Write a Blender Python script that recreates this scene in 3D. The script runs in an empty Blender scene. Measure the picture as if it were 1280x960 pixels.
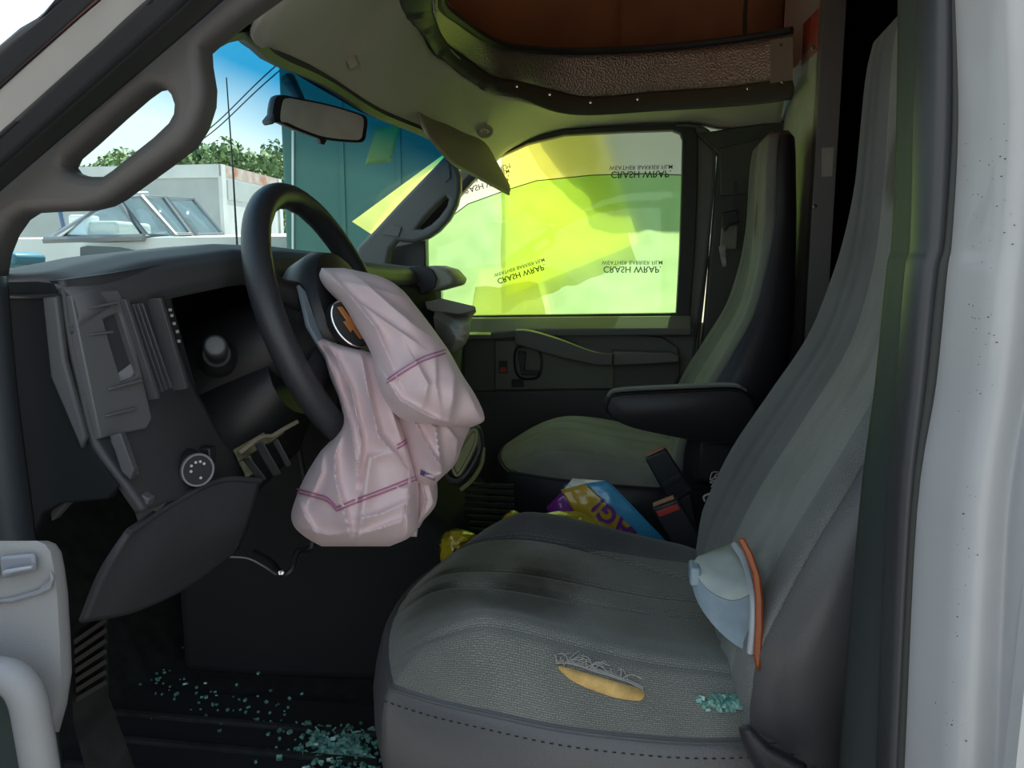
import bpy, bmesh, random
from math import *
from mathutils import Vector, Matrix, noise
random.seed(7)
sc = bpy.context.scene
COL = sc.collection

# ------------------------------------------------------------------ camera
EZ = 1.55
PSI, TH, FPX = radians(8.0), radians(8.6), 960.0
cd = bpy.data.cameras.new('camera'); cd.sensor_width = 36.0; cd.lens = 36.0 * FPX / 1280.0
cd.clip_start = 0.02; cd.clip_end = 500
cam = bpy.data.objects.new('camera', cd); COL.objects.link(cam)
cam.location = (0, 0, EZ); cam.rotation_euler = (pi / 2 - TH, 0, PSI)
sc.camera = cam
# ------------------------------------------------------------------ sky
w = bpy.data.worlds.new('sky'); sc.world = w; w.use_nodes = True
nt = w.node_tree; nt.nodes.clear()
tc = nt.nodes.new('ShaderNodeTexCoord'); sx = nt.nodes.new('ShaderNodeSeparateXYZ')
rp = nt.nodes.new('ShaderNodeValToRGB'); bg = nt.nodes.new('ShaderNodeBackground'); wo = nt.nodes.new('ShaderNodeOutputWorld')
nt.links.new(tc.outputs['Generated'], sx.inputs[0]); nt.links.new(sx.outputs['Z'], rp.inputs[0])
cr = rp.color_ramp
cr.elements[0].position = 0.0; cr.elements[0].color = (0.86, 0.97, 1.0, 1)
cr.elements[1].position = 1.0; cr.elements[1].color = (0.55, 0.72, 1.0, 1)
e = cr.elements.new(0.30); e.color = (0.78, 0.93, 1.0, 1)
nt.links.new(rp.outputs[0], bg.inputs['Color']); bg.inputs['Strength'].default_value = 1.0
nt.links.new(bg.outputs[0], wo.inputs['Surface'])
# ------------------------------------------------------------------ sun
SUN_AZ, SUN_EL = radians(73.3), radians(60.8)        # azimuth from +X (rear of the van) towards +Y (far side)
sd = bpy.data.lights.new('sun', 'SUN'); sd.energy = 8.0; sd.angle = radians(0.6); sd.color = (1.0, 0.95, 0.86)
so = bpy.data.objects.new('sun', sd); COL.objects.link(so)
sdir = Vector((cos(SUN_EL) * cos(SUN_AZ), cos(SUN_EL) * sin(SUN_AZ), sin(SUN_EL)))
so.rotation_euler = sdir.to_track_quat('Z', 'Y').to_euler(); so.location = sdir * 30
# ------------------------------------------------------------------ exposure
sc.view_settings.view_transform = 'Standard'; sc.view_settings.look = 'None'
sc.view_settings.exposure = 0.45; sc.view_settings.gamma = 1.0; sc.view_settings.use_curve_mapping = False
sc.cycles.use_denoising = True
sc.cycles.max_bounces = 10; sc.cycles.diffuse_bounces = 5; sc.cycles.transparent_max_bounces = 12
sc.cycles.sample_clamp_indirect = 4.0
sc.cycles.caustics_reflective = False; sc.cycles.caustics_refractive = False

# ------------------------------------------------------------------ helpers
_F = Vector((-sin(PSI) * cos(TH), cos(PSI) * cos(TH), -sin(TH))); _R = Vector((cos(PSI), sin(PSI), 0)); _U = _R.cross(_F)
def ray(u, v): return _F + _R * ((u - 640) / FPX) + _U * ((480 - v) / FPX)
def at(u, v, Y):
    d = ray(u, v); return Vector((0, 0, EZ)) + d * (Y / d.y)
def atX(u, v, X):
    d = ray(u, v); return Vector((0, 0, EZ)) + d * (X / d.x)
def atZ(u, v, Z):
    d = ray(u, v); return Vector((0, 0, EZ)) + d * ((Z - EZ) / d.z)
def V(*a): return Vector(a)
def lerp(a, b, t): return a + (b - a) * t
def sstep(a, b, x):
    t = min(1, max(0, (x - a) / (b - a))); return t * t * (3 - 2 * t)
def interp(xs, ys, x):
    if x <= xs[0]: return ys[0]
    for i in range(len(xs) - 1):
        if x <= xs[i + 1]:
            return lerp(ys[i], ys[i + 1], (x - xs[i]) / (xs[i + 1] - xs[i]))
    return ys[-1]
def cr_pt(p0, p1, p2, p3, t):
    return 0.5 * ((2 * p1) + (p2 - p0) * t + (2 * p0 - 5 * p1 + 4 * p2 - p3) * t * t + (3 * p1 - p0 - 3 * p2 + p3) * t ** 3)
def spline(pts, n=6, closed=False):
    pts = [Vector(p) for p in pts]; N = len(pts); out = []
    if closed:
        for i in range(N):
            for k in range(n): out.append(cr_pt(pts[i - 1], pts[i], pts[(i + 1) % N], pts[(i + 2) % N], k / n))
        return out
    for i in range(N - 1):
        a = pts[i - 1] if i else pts[0] * 2 - pts[1]; d = pts[i + 2] if i + 2 < N else pts[-1] * 2 - pts[-2]
        for k in range(n): out.append(cr_pt(a, pts[i], pts[i + 1], d, k / n))
    out.append(pts[-1]); return out
def resample(pts, n):
    d = [0]
    for a, b in zip(pts, pts[1:]): d.append(d[-1] + (b - a).length)
    return [Vector((interp(d, [p.x for p in pts], d[-1] * k / (n - 1)), interp(d, [p.y for p in pts], d[-1] * k / (n - 1)), interp(d, [p.z for p in pts], d[-1] * k / (n - 1)))) for k in range(n)]

def put(o, parent=None):
    COL.objects.link(o)
    if parent is not None:
        o.parent = parent
        m = Matrix.Translation(-Vector(parent['at'])) if 'at' in parent else Matrix.Identity(4)
        o.matrix_parent_inverse = m
    return o
def thing(name, label, cat, loc=(0, 0, 0), group=None):
    o = bpy.data.objects.new(name, None); COL.objects.link(o); o.location = loc; o['at'] = list(loc)
    o.empty_display_size = 0.05
    o['label'] = label; o['category'] = cat; o['kind'] = 'thing'
    if group: o['group'] = group
    return o
def tag(o, label, cat, group=None, kind='thing'):
    o['label'] = label; o['category'] = cat; o['kind'] = kind
    if group: o['group'] = group
    return o
def structure(o): o['kind'] = 'structure'; return o

class MB:
    def __init__(s): s.v = []; s.f = []; s.uv = {}
    def add(s, vs, fs):
        n = len(s.v); s.v += [Vector(p) for p in vs]; s.f += [tuple(i + n for i in f) for f in fs]; return n
    def box(s, c, d, R=None):
        c = Vector(c); d = Vector(d) / 2; R = R or Matrix.Identity(3)
        vs = [c + R @ Vector((x * d.x, y * d.y, z * d.z)) for x in (-1, 1) for y in (-1, 1) for z in (-1, 1)]
        s.add(vs, [(0, 1, 3, 2), (4, 6, 7, 5), (0, 4, 5, 1), (2, 3, 7, 6), (0, 2, 6, 4), (1, 5, 7, 3)]); return s
    def hexa(s, a, b):              # two quads of four points, joined
        s.add(list(a) + list(b), [(0, 1, 2, 3), (7, 6, 5, 4), (0, 4, 5, 1), (1, 5, 6, 2), (2, 6, 7, 3), (3, 7, 4, 0)]); return s
    def prism(s, pts, vec):
        n = len(pts); vec = Vector(vec); pts = [Vector(p) for p in pts]
        s.add(pts + [p + vec for p in pts], [tuple(range(n)), tuple(range(2 * n - 1, n - 1, -1))] + [(i, (i + 1) % n, (i + 1) % n + n, i + n) for i in range(n)]); return s
    def loft(s, rings, cap=True, closed=True, wrap=False):
        m = len(rings[0]); vs = [p for r in rings for p in r]; fs = []
        k = len(rings)
        for i in range(k if wrap else k - 1):
            i2 = (i + 1) % k
            for j in range(m if closed else m - 1):
                j2 = (j + 1) % m; fs.append((i * m + j, i * m + j2, i2 * m + j2, i2 * m + j))
        if cap and closed and not wrap: fs += [tuple(range(m - 1, -1, -1)), tuple(range((k - 1) * m, k * m))]
        s.add(vs, fs); return s
    def tube(s, pts, r, n=8, closed=False):
        pts = [Vector(p) for p in pts]; rings = []; N = len(pts)
        up = None
        for i, p in enumerate(pts):
            a = pts[i - 1] if (i or closed) else p; b = pts[(i + 1) % N] if (i < N - 1 or closed) else p
            t = (b - a).normalized()
            if up is None: up = t.orthogonal().normalized()
            up = (up - t * up.dot(t)).normalized(); q = t.cross(up)
            rr = r[i] if isinstance(r, (list, tuple)) else r
            rings.append([p + (up * cos(2 * pi * k / n) + q * sin(2 * pi * k / n)) * rr for k in range(n)])
        s.loft(rings, wrap=closed); return s
    def lathe(s, prof, o, ax, n=20, ring=False):       # prof: (distance along axis, radius)
        o = Vector(o); ax = Vector(ax).normalized(); u = ax.orthogonal().normalized(); q = ax.cross(u)
        s.loft([[o + ax * h + (u * cos(2 * pi * k / n) + q * sin(2 * pi * k / n)) * max(r, 1e-4) for k in range(n)] for h, r in prof], wrap=ring); return s
    def ball(s, c, r, n=8):
        c = Vector(c); r = Vector(r) if not isinstance(r, (int, float)) else Vector((r, r, r))
        s.loft([[c + Vector((r.x * sin(pi * i / n) * cos(2 * pi * k / (2 * n)), r.y * sin(pi * i / n) * sin(2 * pi * k / (2 * n)), r.z * cos(pi * i / n))) for k in range(2 * n)] for i in [0.05] + list(range(1, n)) + [n - .05]]); return s
    def build(s, name, mat, parent=None, smooth=True, angle=38, bevel=0, seg=2, sub=0, solid=0, flip=False, uvf=None):
        me = bpy.data.meshes.new(name); me.from_pydata([tuple(p) for p in s.v], [], s.f)
        bm = bmesh.new(); bm.from_mesh(me)
        bmesh.ops.remove_doubles(bm, verts=bm.verts, dist=1e-5)
        bmesh.ops.recalc_face_normals(bm, faces=bm.faces)
        bm.to_mesh(me); bm.free()
        me.materials.append(mat)
        if uvf:
            l = me.uv_layers.new(name='UVMap')
            for i, lp in enumerate(me.loops): l.data[i].uv = uvf(me.vertices[lp.vertex_index].co)
        o = bpy.data.objects.new(name, me); put(o, parent)
        if solid:
            md = o.modifiers.new('s', 'SOLIDIFY'); md.thickness = solid; md.offset = 0
        if sub:
            md = o.modifiers.new('u', 'SUBSURF'); md.levels = sub; md.render_levels = sub
        if bevel:
            md = o.modifiers.new('b', 'BEVEL'); md.width = bevel; md.segments = seg; md.limit_method = 'ANGLE'; md.angle_limit = radians(40)
        for p in me.polygons: p.use_smooth = smooth
        if smooth and not sub: me.set_sharp_from_angle(angle=radians(angle))
        return o

def grid(name, fn, nu, nv, mat, parent=None, solid=0, uvs=None, closed=False):
    """surface fn(i/nu, j/nv) -> point; uvs(s,t)->uv in metres"""
    vs = [fn(i / nu, j / nv) for i in range(nu + 1) for j in range(nv + 1)]
    fs = [(i * (nv + 1) + j, (i + 1) * (nv + 1) + j, (i + 1) * (nv + 1) + j + 1, i * (nv + 1) + j + 1) for i in range(nu) for j in range(nv)]
    me = bpy.data.meshes.new(name); me.from_pydata([tuple(p) for p in vs], [], fs); me.materials.append(mat)
    l = me.uv_layers.new(name='UVMap')
    for i, lp in enumerate(me.loops):
        k = lp.vertex_index; s_, t_ = (k // (nv + 1)) / nu, (k % (nv + 1)) / nv
        l.data[i].uv = uvs(s_, t_) if uvs else (s_, t_)
    for p in me.polygons: p.use_smooth = True
    o = bpy.data.objects.new(name, me); put(o, parent)
    if solid:
        md = o.modifiers.new('s', 'SOLIDIFY'); md.thickness = solid; md.offset = 0
    return o
def cgrid(ctrl, s, t):
    """smooth surface through a grid of control points (rows x cols)"""
    def c1(row, t):
        n = len(row) - 1; k = min(int(t * n), n - 1); f = t * n - k
        a = row[k - 1] if k else row[0] * 2 - row[1]; d = row[k + 2] if k + 2 <= n else row[n] * 2 - row[n - 1]
        return cr_pt(a, row[k], row[k + 1], d, f)
    return c1([c1(r, t) for r in ctrl], s)
def plate(name, outlines, mat, thick, parent=None, bevel=0.0, frame=None, smooth_n=0, res=3):
    """flat plate with holes: outlines are lists of 3-D points in one plane (first the outer one); frame = (origin, x, y) of the plane"""
    o, ex, ey = frame; ex = ex.normalized(); ez = ex.cross(ey).normalized(); ey = ez.cross(ex)
    cu = bpy.data.curves.new(name, 'CURVE'); cu.dimensions = '2D'; cu.fill_mode = 'BOTH'; cu.extrude = max(thick / 2 - bevel, 0.0); cu.bevel_depth = bevel; cu.bevel_resolution = res
    cu.offset = -bevel
    for pts in outlines:
        if smooth_n: pts = spline(pts, smooth_n, True)
        sp = cu.splines.new('POLY'); sp.points.add(len(pts) - 1); sp.use_cyclic_u = True
        for q, p in zip(sp.points, pts):
            d = p - o; q.co = (d.dot(ex), d.dot(ey), 0, 1)
    ob = bpy.data.objects.new(name, cu); COL.objects.link(ob)
    dg = bpy.context.evaluated_depsgraph_get(); dg.update()
    me = bpy.data.meshes.new_from_object(ob.evaluated_get(dg)); bpy.data.objects.remove(ob)
    M = Matrix((ex, ey, ez)).transposed().to_4x4(); M.translation = o; me.transform(M)
    me.materials.clear(); me.materials.append(mat); me.name = name
    for p in me.polygons: p.use_smooth = True
    me.set_sharp_from_angle(angle=radians(40))
    r = bpy.data.objects.new(name, me); put(r, parent); return r
def plateY(name, outl_px, Y, mat, thick, parent=None, bevel=0.0, smooth_n=0):
    return plate(name, [[at(u, v, Y) for u, v in o] for o in outl_px], mat, thick, parent, bevel, (Vector((0, Y, EZ)), Vector((1, 0, 0)), Vector((0, 0, 1))), smooth_n)
def text(name, body, size, M, mat, parent=None, extrude=0.0004, bold=0.0):
    cu = bpy.data.curves.new(name, 'FONT'); cu.body = body; cu.size = size; cu.align_x = 'CENTER'; cu.align_y = 'CENTER'; cu.extrude = extrude; cu.resolution_u = 3; cu.offset = bold * size
    ob = bpy.data.objects.new(name, cu); COL.objects.link(ob)
    dg = bpy.context.evaluated_depsgraph_get(); dg.update()
    me = bpy.data.meshes.new_from_object(ob.evaluated_get(dg)); bpy.data.objects.remove(ob)
    me.transform(M); me.materials.clear(); me.materials.append(mat)
    r = bpy.data.objects.new(name, me); put(r, parent); return r

# ------------------------------------------------------------------ materials
def mat(name, col, rough=0.5, metal=0.0, var=0.0, vscale=20, bump=0.0, bscale=200, spec=0.5, coat=0.0, col2=None):
    m = bpy.data.materials.new(name); m.use_nodes = True; n = m.node_tree; b = n.nodes['Principled BSDF']
    b.inputs['Base Color'].default_value = (*col, 1); b.inputs['Roughness'].default_value = rough; b.inputs['Metallic'].default_value = metal
    b.inputs['Specular IOR Level'].default_value = spec; b.inputs['Coat Weight'].default_value = coat
    t = n.nodes.new('ShaderNodeTexCoord')
    if var or col2:
        x = n.nodes.new('ShaderNodeTexNoise'); x.inputs['Scale'].default_value = vscale; x.inputs['Detail'].default_value = 6
        n.links.new(t.outputs['Object'], x.inputs['Vector'])
        r = n.nodes.new('ShaderNodeValToRGB'); r.color_ramp.elements[0].position = 0.35; r.color_ramp.elements[1].position = 0.68
        c2 = col2 or tuple(min(1, c * (1 + var)) for c in col)
        c1 = col if col2 else tuple(c * (1 - var) for c in col)
        r.color_ramp.elements[0].color = (*c1, 1); r.color_ramp.elements[1].color = (*c2, 1)
        n.links.new(x.outputs['Fac'], r.inputs[0]); n.links.new(r.outputs[0], b.inputs['Base Color'])
    if bump:
        x2 = n.nodes.new('ShaderNodeTexNoise'); x2.inputs['Scale'].default_value = bscale; x2.inputs['Detail'].default_value = 3
        n.links.new(t.outputs['Object'], x2.inputs['Vector'])
        bp = n.nodes.new('ShaderNodeBump'); bp.inputs['Strength'].default_value = bump; bp.inputs['Distance'].default_value = 0.002
        n.links.new(x2.outputs['Fac'], bp.inputs['Height']); n.links.new(bp.outputs[0], b.inputs['Normal'])
    return m
def fabric(name, ca, cb, scale=330, stains=(), bands=()):
    m = bpy.data.materials.new(name); m.use_nodes = True; n = m.node_tree; b = n.nodes['Principled BSDF']; L = n.links.new
    b.inputs['Roughness'].default_value = 0.95; b.inputs['Specular IOR Level'].default_value = 0.15
    b.inputs['Sheen Weight'].default_value = 0.25; b.inputs['Sheen Roughness'].default_value = 0.4
    t = n.nodes.new('ShaderNodeUVMap'); mp = n.nodes.new('ShaderNodeMapping'); mp.inputs['Scale'].default_value = (scale, scale * 0.62, 1)
    L(t.outputs[0], mp.inputs[0])
    vo = n.nodes.new('ShaderNodeTexVoronoi'); vo.inputs['Scale'].default_value = 1.0; vo.inputs['Randomness'].default_value = 0.35; vo.voronoi_dimensions = '2D'
    L(mp.outputs[0], vo.inputs['Vector'])
    ns = n.nodes.new('ShaderNodeTexNoise'); ns.inputs['Scale'].default_value = 9; ns.inputs['Detail'].default_value = 5
    L(t.outputs[0], ns.inputs['Vector'])
    r = n.nodes.new('ShaderNodeValToRGB'); r.color_ramp.elements[0].position = 0.22; r.color_ramp.elements[1].position = 0.6
    r.color_ramp.elements[0].color = (*cb, 1); r.color_ramp.elements[1].color = (*ca, 1)
    L(vo.outputs['Distance'], r.inputs[0])
    mx = n.nodes.new('ShaderNodeMix'); mx.data_type = 'RGBA'; mx.blend_type = 'MULTIPLY'; mx.inputs['Factor'].default_value = 1
    r2 = n.nodes.new('ShaderNodeValToRGB'); r2.color_ramp.elements[0].position = 0.3; r2.color_ramp.elements[1].position = 0.7
    r2.color_ramp.elements[0].color = (0.7, 0.72, 0.7, 1); r2.color_ramp.elements[1].color = (1, 1, 1, 1)
    L(ns.outputs['Fac'], r2.inputs[0]); L(r.outputs[0], mx.inputs['A']); L(r2.outputs[0], mx.inputs['B'])
    out = mx.outputs['Result']
    if bands:                              # panels of darker or lighter weave, side by side across the seat
        sp = n.nodes.new('ShaderNodeSeparateXYZ'); L(t.outputs[0], sp.inputs[0]); rb = n.nodes.new('ShaderNodeValToRGB'); rb.color_ramp.interpolation = 'CONSTANT'
        dv = n.nodes.new('ShaderNodeMath'); dv.operation = 'DIVIDE'; dv.inputs[1].default_value = .52; L(sp.outputs['Y'], dv.inputs[0]); L(dv.outputs[0], rb.inputs[0])
        el = rb.color_ramp.elements; b0_ = bands if bands[0][0] == 0 else ((0, (1, 1, 1)),) + tuple(bands)
        el[0].position = 0; el[0].color = (*b0_[0][1], 1); el[1].position = b0_[1][0]; el[1].color = (*b0_[1][1], 1)
        for ps_, c_ in b0_[2:]: q_ = el.new(ps_); q_.color = (*c_, 1)
        m3 = n.nodes.new('ShaderNodeMix'); m3.data_type = 'RGBA'; m3.blend_type = 'MULTIPLY'; m3.inputs['Factor'].default_value = 1
        L(out, m3.inputs['A']); L(rb.outputs[0], m3.inputs['B']); out = m3.outputs['Result']
    for (su, sv, rad, c) in stains:        # old spill marks, fixed to the cloth
        vm = n.nodes.new('ShaderNodeVectorMath'); vm.operation = 'DISTANCE'; vm.inputs[1].default_value = (su, sv, 0)
        na = n.nodes.new('ShaderNodeTexNoise'); na.inputs['Scale'].default_value = 14; na.inputs['Detail'].default_value = 4
        L(t.outputs[0], na.inputs['Vector']); L(t.outputs[0], vm.inputs[0])
        ad = n.nodes.new('ShaderNodeMath'); ad.operation = 'MULTIPLY_ADD'; ad.inputs[1].default_value = 0.12; L(na.outputs['Fac'], ad.inputs[0]); L(vm.outputs['Value'], ad.inputs[2])
        mr = n.nodes.new('ShaderNodeMapRange'); mr.inputs['From Min'].default_value = rad * .6 + .05; mr.inputs['From Max'].default_value = rad + .08
        mr.inputs['To Min'].default_value = 1; mr.inputs['To Max'].default_value = 0; L(ad.outputs[0], mr.inputs['Value'])
        m2 = n.nodes.new('ShaderNodeMix'); m2.data_type = 'RGBA'; m2.blend_type = 'MULTIPLY'; m2.inputs['B'].default_value = (*c, 1)
        L(mr.outputs[0], m2.inputs['Factor']); L(out, m2.inputs['A']); out = m2.outputs['Result']
    L(out, b.inputs['Base Color'])
    bp = n.nodes.new('ShaderNodeBump'); bp.inputs['Strength'].default_value = 0.5; bp.inputs['Distance'].default_value = 0.0015
    L(vo.outputs['Distance'], bp.inputs['Height']); L(bp.outputs[0], b.inputs['Normal'])
    return m
def sheet(name, tint, gloss=0.06, trans=0.0, tcol=(1, 1, 1), rough=0.02, band=None):
    """thin clear sheet: tinted transparency + a little mirror (+ milky translucency); band=(z0,z1,colour) is a tint strip in the glass"""
    m = bpy.data.materials.new(name); m.use_nodes = True; n = m.node_tree; n.nodes.clear(); L = n.links.new
    o = n.nodes.new('ShaderNodeOutputMaterial'); tr = n.nodes.new('ShaderNodeBsdfTransparent'); gl = n.nodes.new('ShaderNodeBsdfGlossy')
    tr.inputs['Color'].default_value = (*tint, 1); gl.inputs['Roughness'].default_value = rough
    cur = tr.outputs[0]
    if band:
        t = n.nodes.new('ShaderNodeTexCoord'); s = n.nodes.new('ShaderNodeSeparateXYZ'); L(t.outputs['UV'], s.inputs[0])
        r = n.nodes.new('ShaderNodeValToRGB'); r.color_ramp.elements[0].position = band[0]; r.color_ramp.elements[1].position = band[1]
        r.color_ramp.elements[0].color = (*tint, 1); r.color_ramp.elements[1].color = (*band[2], 1)
        L(s.outputs['X'], r.inputs[0]); L(r.outputs[0], tr.inputs['Color'])
    if trans:
        tl = n.nodes.new('ShaderNodeBsdfTranslucent'); tl.inputs['Color'].default_value = (*tcol, 1)
        mx = n.nodes.new('ShaderNodeMixShader'); mx.inputs[0].default_value = trans; L(cur, mx.inputs[1]); L(tl.outputs[0], mx.inputs[2]); cur = mx.outputs[0]
    m2 = n.nodes.new('ShaderNodeMixShader'); m2.inputs[0].default_value = gloss; L(cur, m2.inputs[1]); L(gl.outputs[0], m2.inputs[2])
    L(m2.outputs[0], o.inputs['Surface']); return m

PAINT = mat('white_paint', (0.52, 0.515, 0.51), 0.35, var=0.05, vscale=6, coat=0.3)
RUBBER = mat('seal_rubber', (0.035, 0.037, 0.042), 0.5)
RUBBERG = mat('edge_rubber', (0.03, 0.033, 0.03), 0.6)
TRIM = mat('grey_brown_trim', (0.085, 0.08, 0.078), 0.55, bump=0.15, bscale=900)
DARK = mat('dark_dash_plastic', (0.045, 0.046, 0.05), 0.5, bump=0.2, bscale=800)
DASH = mat('dash_plastic', (0.075, 0.075, 0.08), 0.5, bump=0.2, bscale=700)
BEZEL = mat('bezel_plastic', (0.11, 0.11, 0.115), 0.5)
BLACK = mat('black_plastic', (0.02, 0.02, 0.022), 0.45)
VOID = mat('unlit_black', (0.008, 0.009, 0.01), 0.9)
LEATHER = mat('black_leather', (0.03, 0.03, 0.034), 0.42, bump=0.25, bscale=500)
VINYL = mat('charcoal_vinyl', (0.095, 0.093, 0.095), 0.36, bump=0.25, bscale=420)
LINER = mat('headliner_beige', (0.60, 0.57, 0.48), 0.9, bump=0.3, bscale=900)
BEIGE = mat('beige_plastic', (0.40, 0.37, 0.30), 0.6)
CARPET = mat('dark_carpet', (0.014, 0.016, 0.014), 0.95, var=0.5, vscale=30, bump=0.6, bscale=500)
DOORP = mat('door_panel_plastic', (0.17, 0.165, 0.15), 0.55, bump=0.2, bscale=700)
CHROME = mat('chrome', (0.75, 0.75, 0.75), 0.15, 1.0)
ALU = mat('aluminium_edge', (0.42, 0.42, 0.42), 0.45, 0.8)
STEEL = mat('bare_steel', (0.3, 0.3, 0.28), 0.45, 0.7, var=0.3, vscale=40)
WHITEP = mat('white_panel', (0.62, 0.62, 0.58), 0.5, var=0.06)
PLY = mat('brown_board', (0.40, 0.21, 0.12), 0.7, var=0.25, vscale=3)
# ================================================================== STRUCTURE
# ground outside
GR = mat('yard_gravel', (0.34, 0.31, 0.27), 0.95, var=0.35, vscale=8, bump=0.5, bscale=60)
structure(MB().box((0, 20, -0.05), (160, 120, 0.1)).build('ground', GR))
# cab floor and front wall
structure(MB().box((-0.32, 1.53, 0.745), (1.75, 1.86, 0.05)).build('floor', CARPET))
mb = MB(); mb.hexa([V(-1.2, .62, .77), V(-1.2, 2.44, .77), V(-1.08, 2.44, 1.5), V(-1.08, .62, 1.5)], [V(-1.25, .62, .77), V(-1.25, 2.44, .77), V(-1.13, 2.44, 1.5), V(-1.13, .62, 1.5)])
mb.hexa([V(-.86, .62, .768), V(-.86, 2.44, .768), V(-1.14, 2.44, 1.12), V(-1.14, .62, 1.12)], [V(-.90, .62, .76), V(-.90, 2.44, .76), V(-1.17, 2.44, 1.12), V(-1.17, .62, 1.12)])
structure(mb.build('wall_front', CARPET))
# bulkhead behind the seats (an opening in the middle leads into the box)
wr = structure(MB().box((.47, 2.21, 1.55), (.03, .50, 1.56)).box((.52, .80, 1.55), (.03, .36, 1.56)).build('wall_rear', WHITEP, bevel=.002))
al = MB().box((.472, 1.955, 1.55), (.05, .006, 1.56)).box((.449, 1.972, 1.55), (.004, .034, 1.56)).build('edge_strip', ALU, wr, bevel=.001)
al['label'] = 'bare aluminium edge strip'
for (u, v) in ((1018, 258), (1016, 60), (1009, 430)):
    p = at(u, v, 1.951); MB().lathe([(0, .006), (.003, .006), (.004, .003)], p, (0, -1, 0), 10).build('screw', STEEL, wr)
# box of the truck behind and over the cab
BOXD = mat('box_dark_lining', (0.010, 0.010, 0.009), 0.9, var=0.3, vscale=5)
structure(MB().box((2.2, .35, 1.9), (3.4, .02, 2.6)).build('wall_left', BOXD))
structure(MB().box((2.2, 2.72, 1.9), (3.4, .02, 2.6)).build('wall_right', BOXD))
structure(MB().box((3.91, 1.535, 1.9), (.02, 2.4, 2.6)).build('wall_back', BOXD))
structure(MB().box((2.2, 1.535, .6), (3.4, 2.4, .04)).build('floor_box', BOXD))
# rounded nose of the box over the cab
NP = [(.52, .345), (.04, .345), (-.04, .375), (-.13, .415), (-.24, .475), (-.44, .62), (-.60, .85), (-.66, 1.15), (-.68, 1.535), (-.66, 1.92), (-.60, 2.22), (-.44, 2.45), (-.24, 2.595), (-.13, 2.655), (-.04, 2.695), (.04, 2.725), (.52, 2.725)]
NPs = spline([V(x, y, 2.10) for x, y in NP], 4)
structure(grid('wall_nose', lambda s, t: NPs[int(round(s * 64))] + V(0, 0, 1.04 * t), 64, 4, PLY, solid=.012))
ROOFT = bpy.data.materials.new('translucent_box_roof'); ROOFT.use_nodes = True; n = ROOFT.node_tree; b = n.nodes['Principled BSDF']; b.inputs['Base Color'].default_value = (.42, .22, .12, 1); b.inputs['Roughness'].default_value = .7
tl = n.nodes.new('ShaderNodeBsdfTranslucent'); tl.inputs['Color'].default_value = (.40, .20, .11, 1); mx = n.nodes.new('ShaderNodeMixShader'); mx.inputs[0].default_value = .075
n.links.new(b.outputs[0], mx.inputs[1]); n.links.new(tl.outputs[0], mx.inputs[2]); n.links.new(mx.outputs[0], n.nodes['Material Output'].inputs['Surface'])
structure(MB().box((-.08, 1.535, 3.15), (1.2, 2.4, .0)).build('ceiling_nose', ROOFT)); structure(MB().box((2.22, 1.535, 3.15), (3.4, 2.4, .03)).build('ceiling_box', BOXD)); structure(MB().box((.52, 1.535, 2.75), (.02, 2.36, .80)).build('wall_nose_divider', PLY))
structure(MB().box((.52, .48, 1.45), (.03, .26, 1.7)).box((.52, 2.59, 1.45), (.03, .25, 1.7)).build('wall_box_front', PAINT))
# underside of the nose, outside the roof opening
# bonnet in front of the windscreen
structure(MB().loft([[V(x, y, z) for y, z in ((.62, zz - .25), (.70, zz - .02), (1.53, zz + .02), (2.36, zz - .02), (2.44, zz - .25), (2.44, .5), (.62, .5))] for x, zz in ((-1.14, 1.44), (-1.5, 1.38), (-1.95, 1.25), (-2.05, 1.0))]).build('trim_1', PAINT, bevel=.02))
structure(grid('wall_nose_skin', lambda s, t: (lambda p: V(p.x, 1.535, p.z) + (p - V(p.x, 1.535, p.z)) * 1.012 + V(-.014, 0, 0))(NPs[int(round(s * 64))] + V(0, 0, 1.07 * t)), 64, 3, PAINT, solid=.003))
structure(MB().box((2.2, .333, 1.87), (3.38, .012, 2.6)).box((2.2, 2.737, 1.87), (3.38, .012, 2.6)).build('wall_box_skin', PAINT))
structure(MB().hexa([V(.27, .515, .60), V(.505, .50, .60), V(.505, .50, 2.0), V(.27, .515, 2.0)], [V(.27, .53, .60), V(.505, .515, .60), V(.505, .515, 2.0), V(.27, .53, 2.0)]).build('wall_left_skin', PAINT))
# headliner: from door tops and windscreen header up to the cut roof opening
OUT = [V(.50, .67, 1.945), V(.1, .67, 1.95), V(-.14, .675, 1.90), V(-.335, .72, 1.785), at(337, 64, .98), at(403, 95, 1.22), at(469, 137, 1.48), at(528, 162, 1.80),
       at(572, 188, 2.12), at(606, 211, 2.37), at(640, 184, 2.40), at(705, 162, 2.41), at(850, 153, 2.415), V(.30, 2.415, 1.955), V(.45, 2.415, 1.955)]
INN = [V(.50, 1.02, 1.99), V(.1, 1.02, 1.99), V(-.12, 1.06, 1.985), V(-.25, 1.12, 1.975), V(-.33, 1.2, 1.97), atZ(513, 5, 1.97), atZ(535, 60, 1.97), atZ(560, 80, 1.97),
       atZ(580, 97, 1.97), atZ(612, 114, 1.972), atZ(640, 122, 1.975), atZ(720, 138, 1.985), atZ(850, 130, 1.995), atZ(930, 120, 2.0), atZ(985, 112, 2.0)]
no = 8
OUTS, INNS = spline(OUT, no), spline(INN, no); NH = len(OUTS)
def liner(s, t):
    f = s * (NH - 1); k = int(round(f)); p = OUTS[k].lerp(INNS[k], t)
    p = p + V(0, 0, .022 * sin(pi * t) - .03 * sin(pi * t) * sstep(18, 34, k) * (1 - sstep(52, 66, k)))
    return p
ceil = structure(grid('ceiling', liner, NH - 1, 12, LINER, solid=.006))
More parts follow.
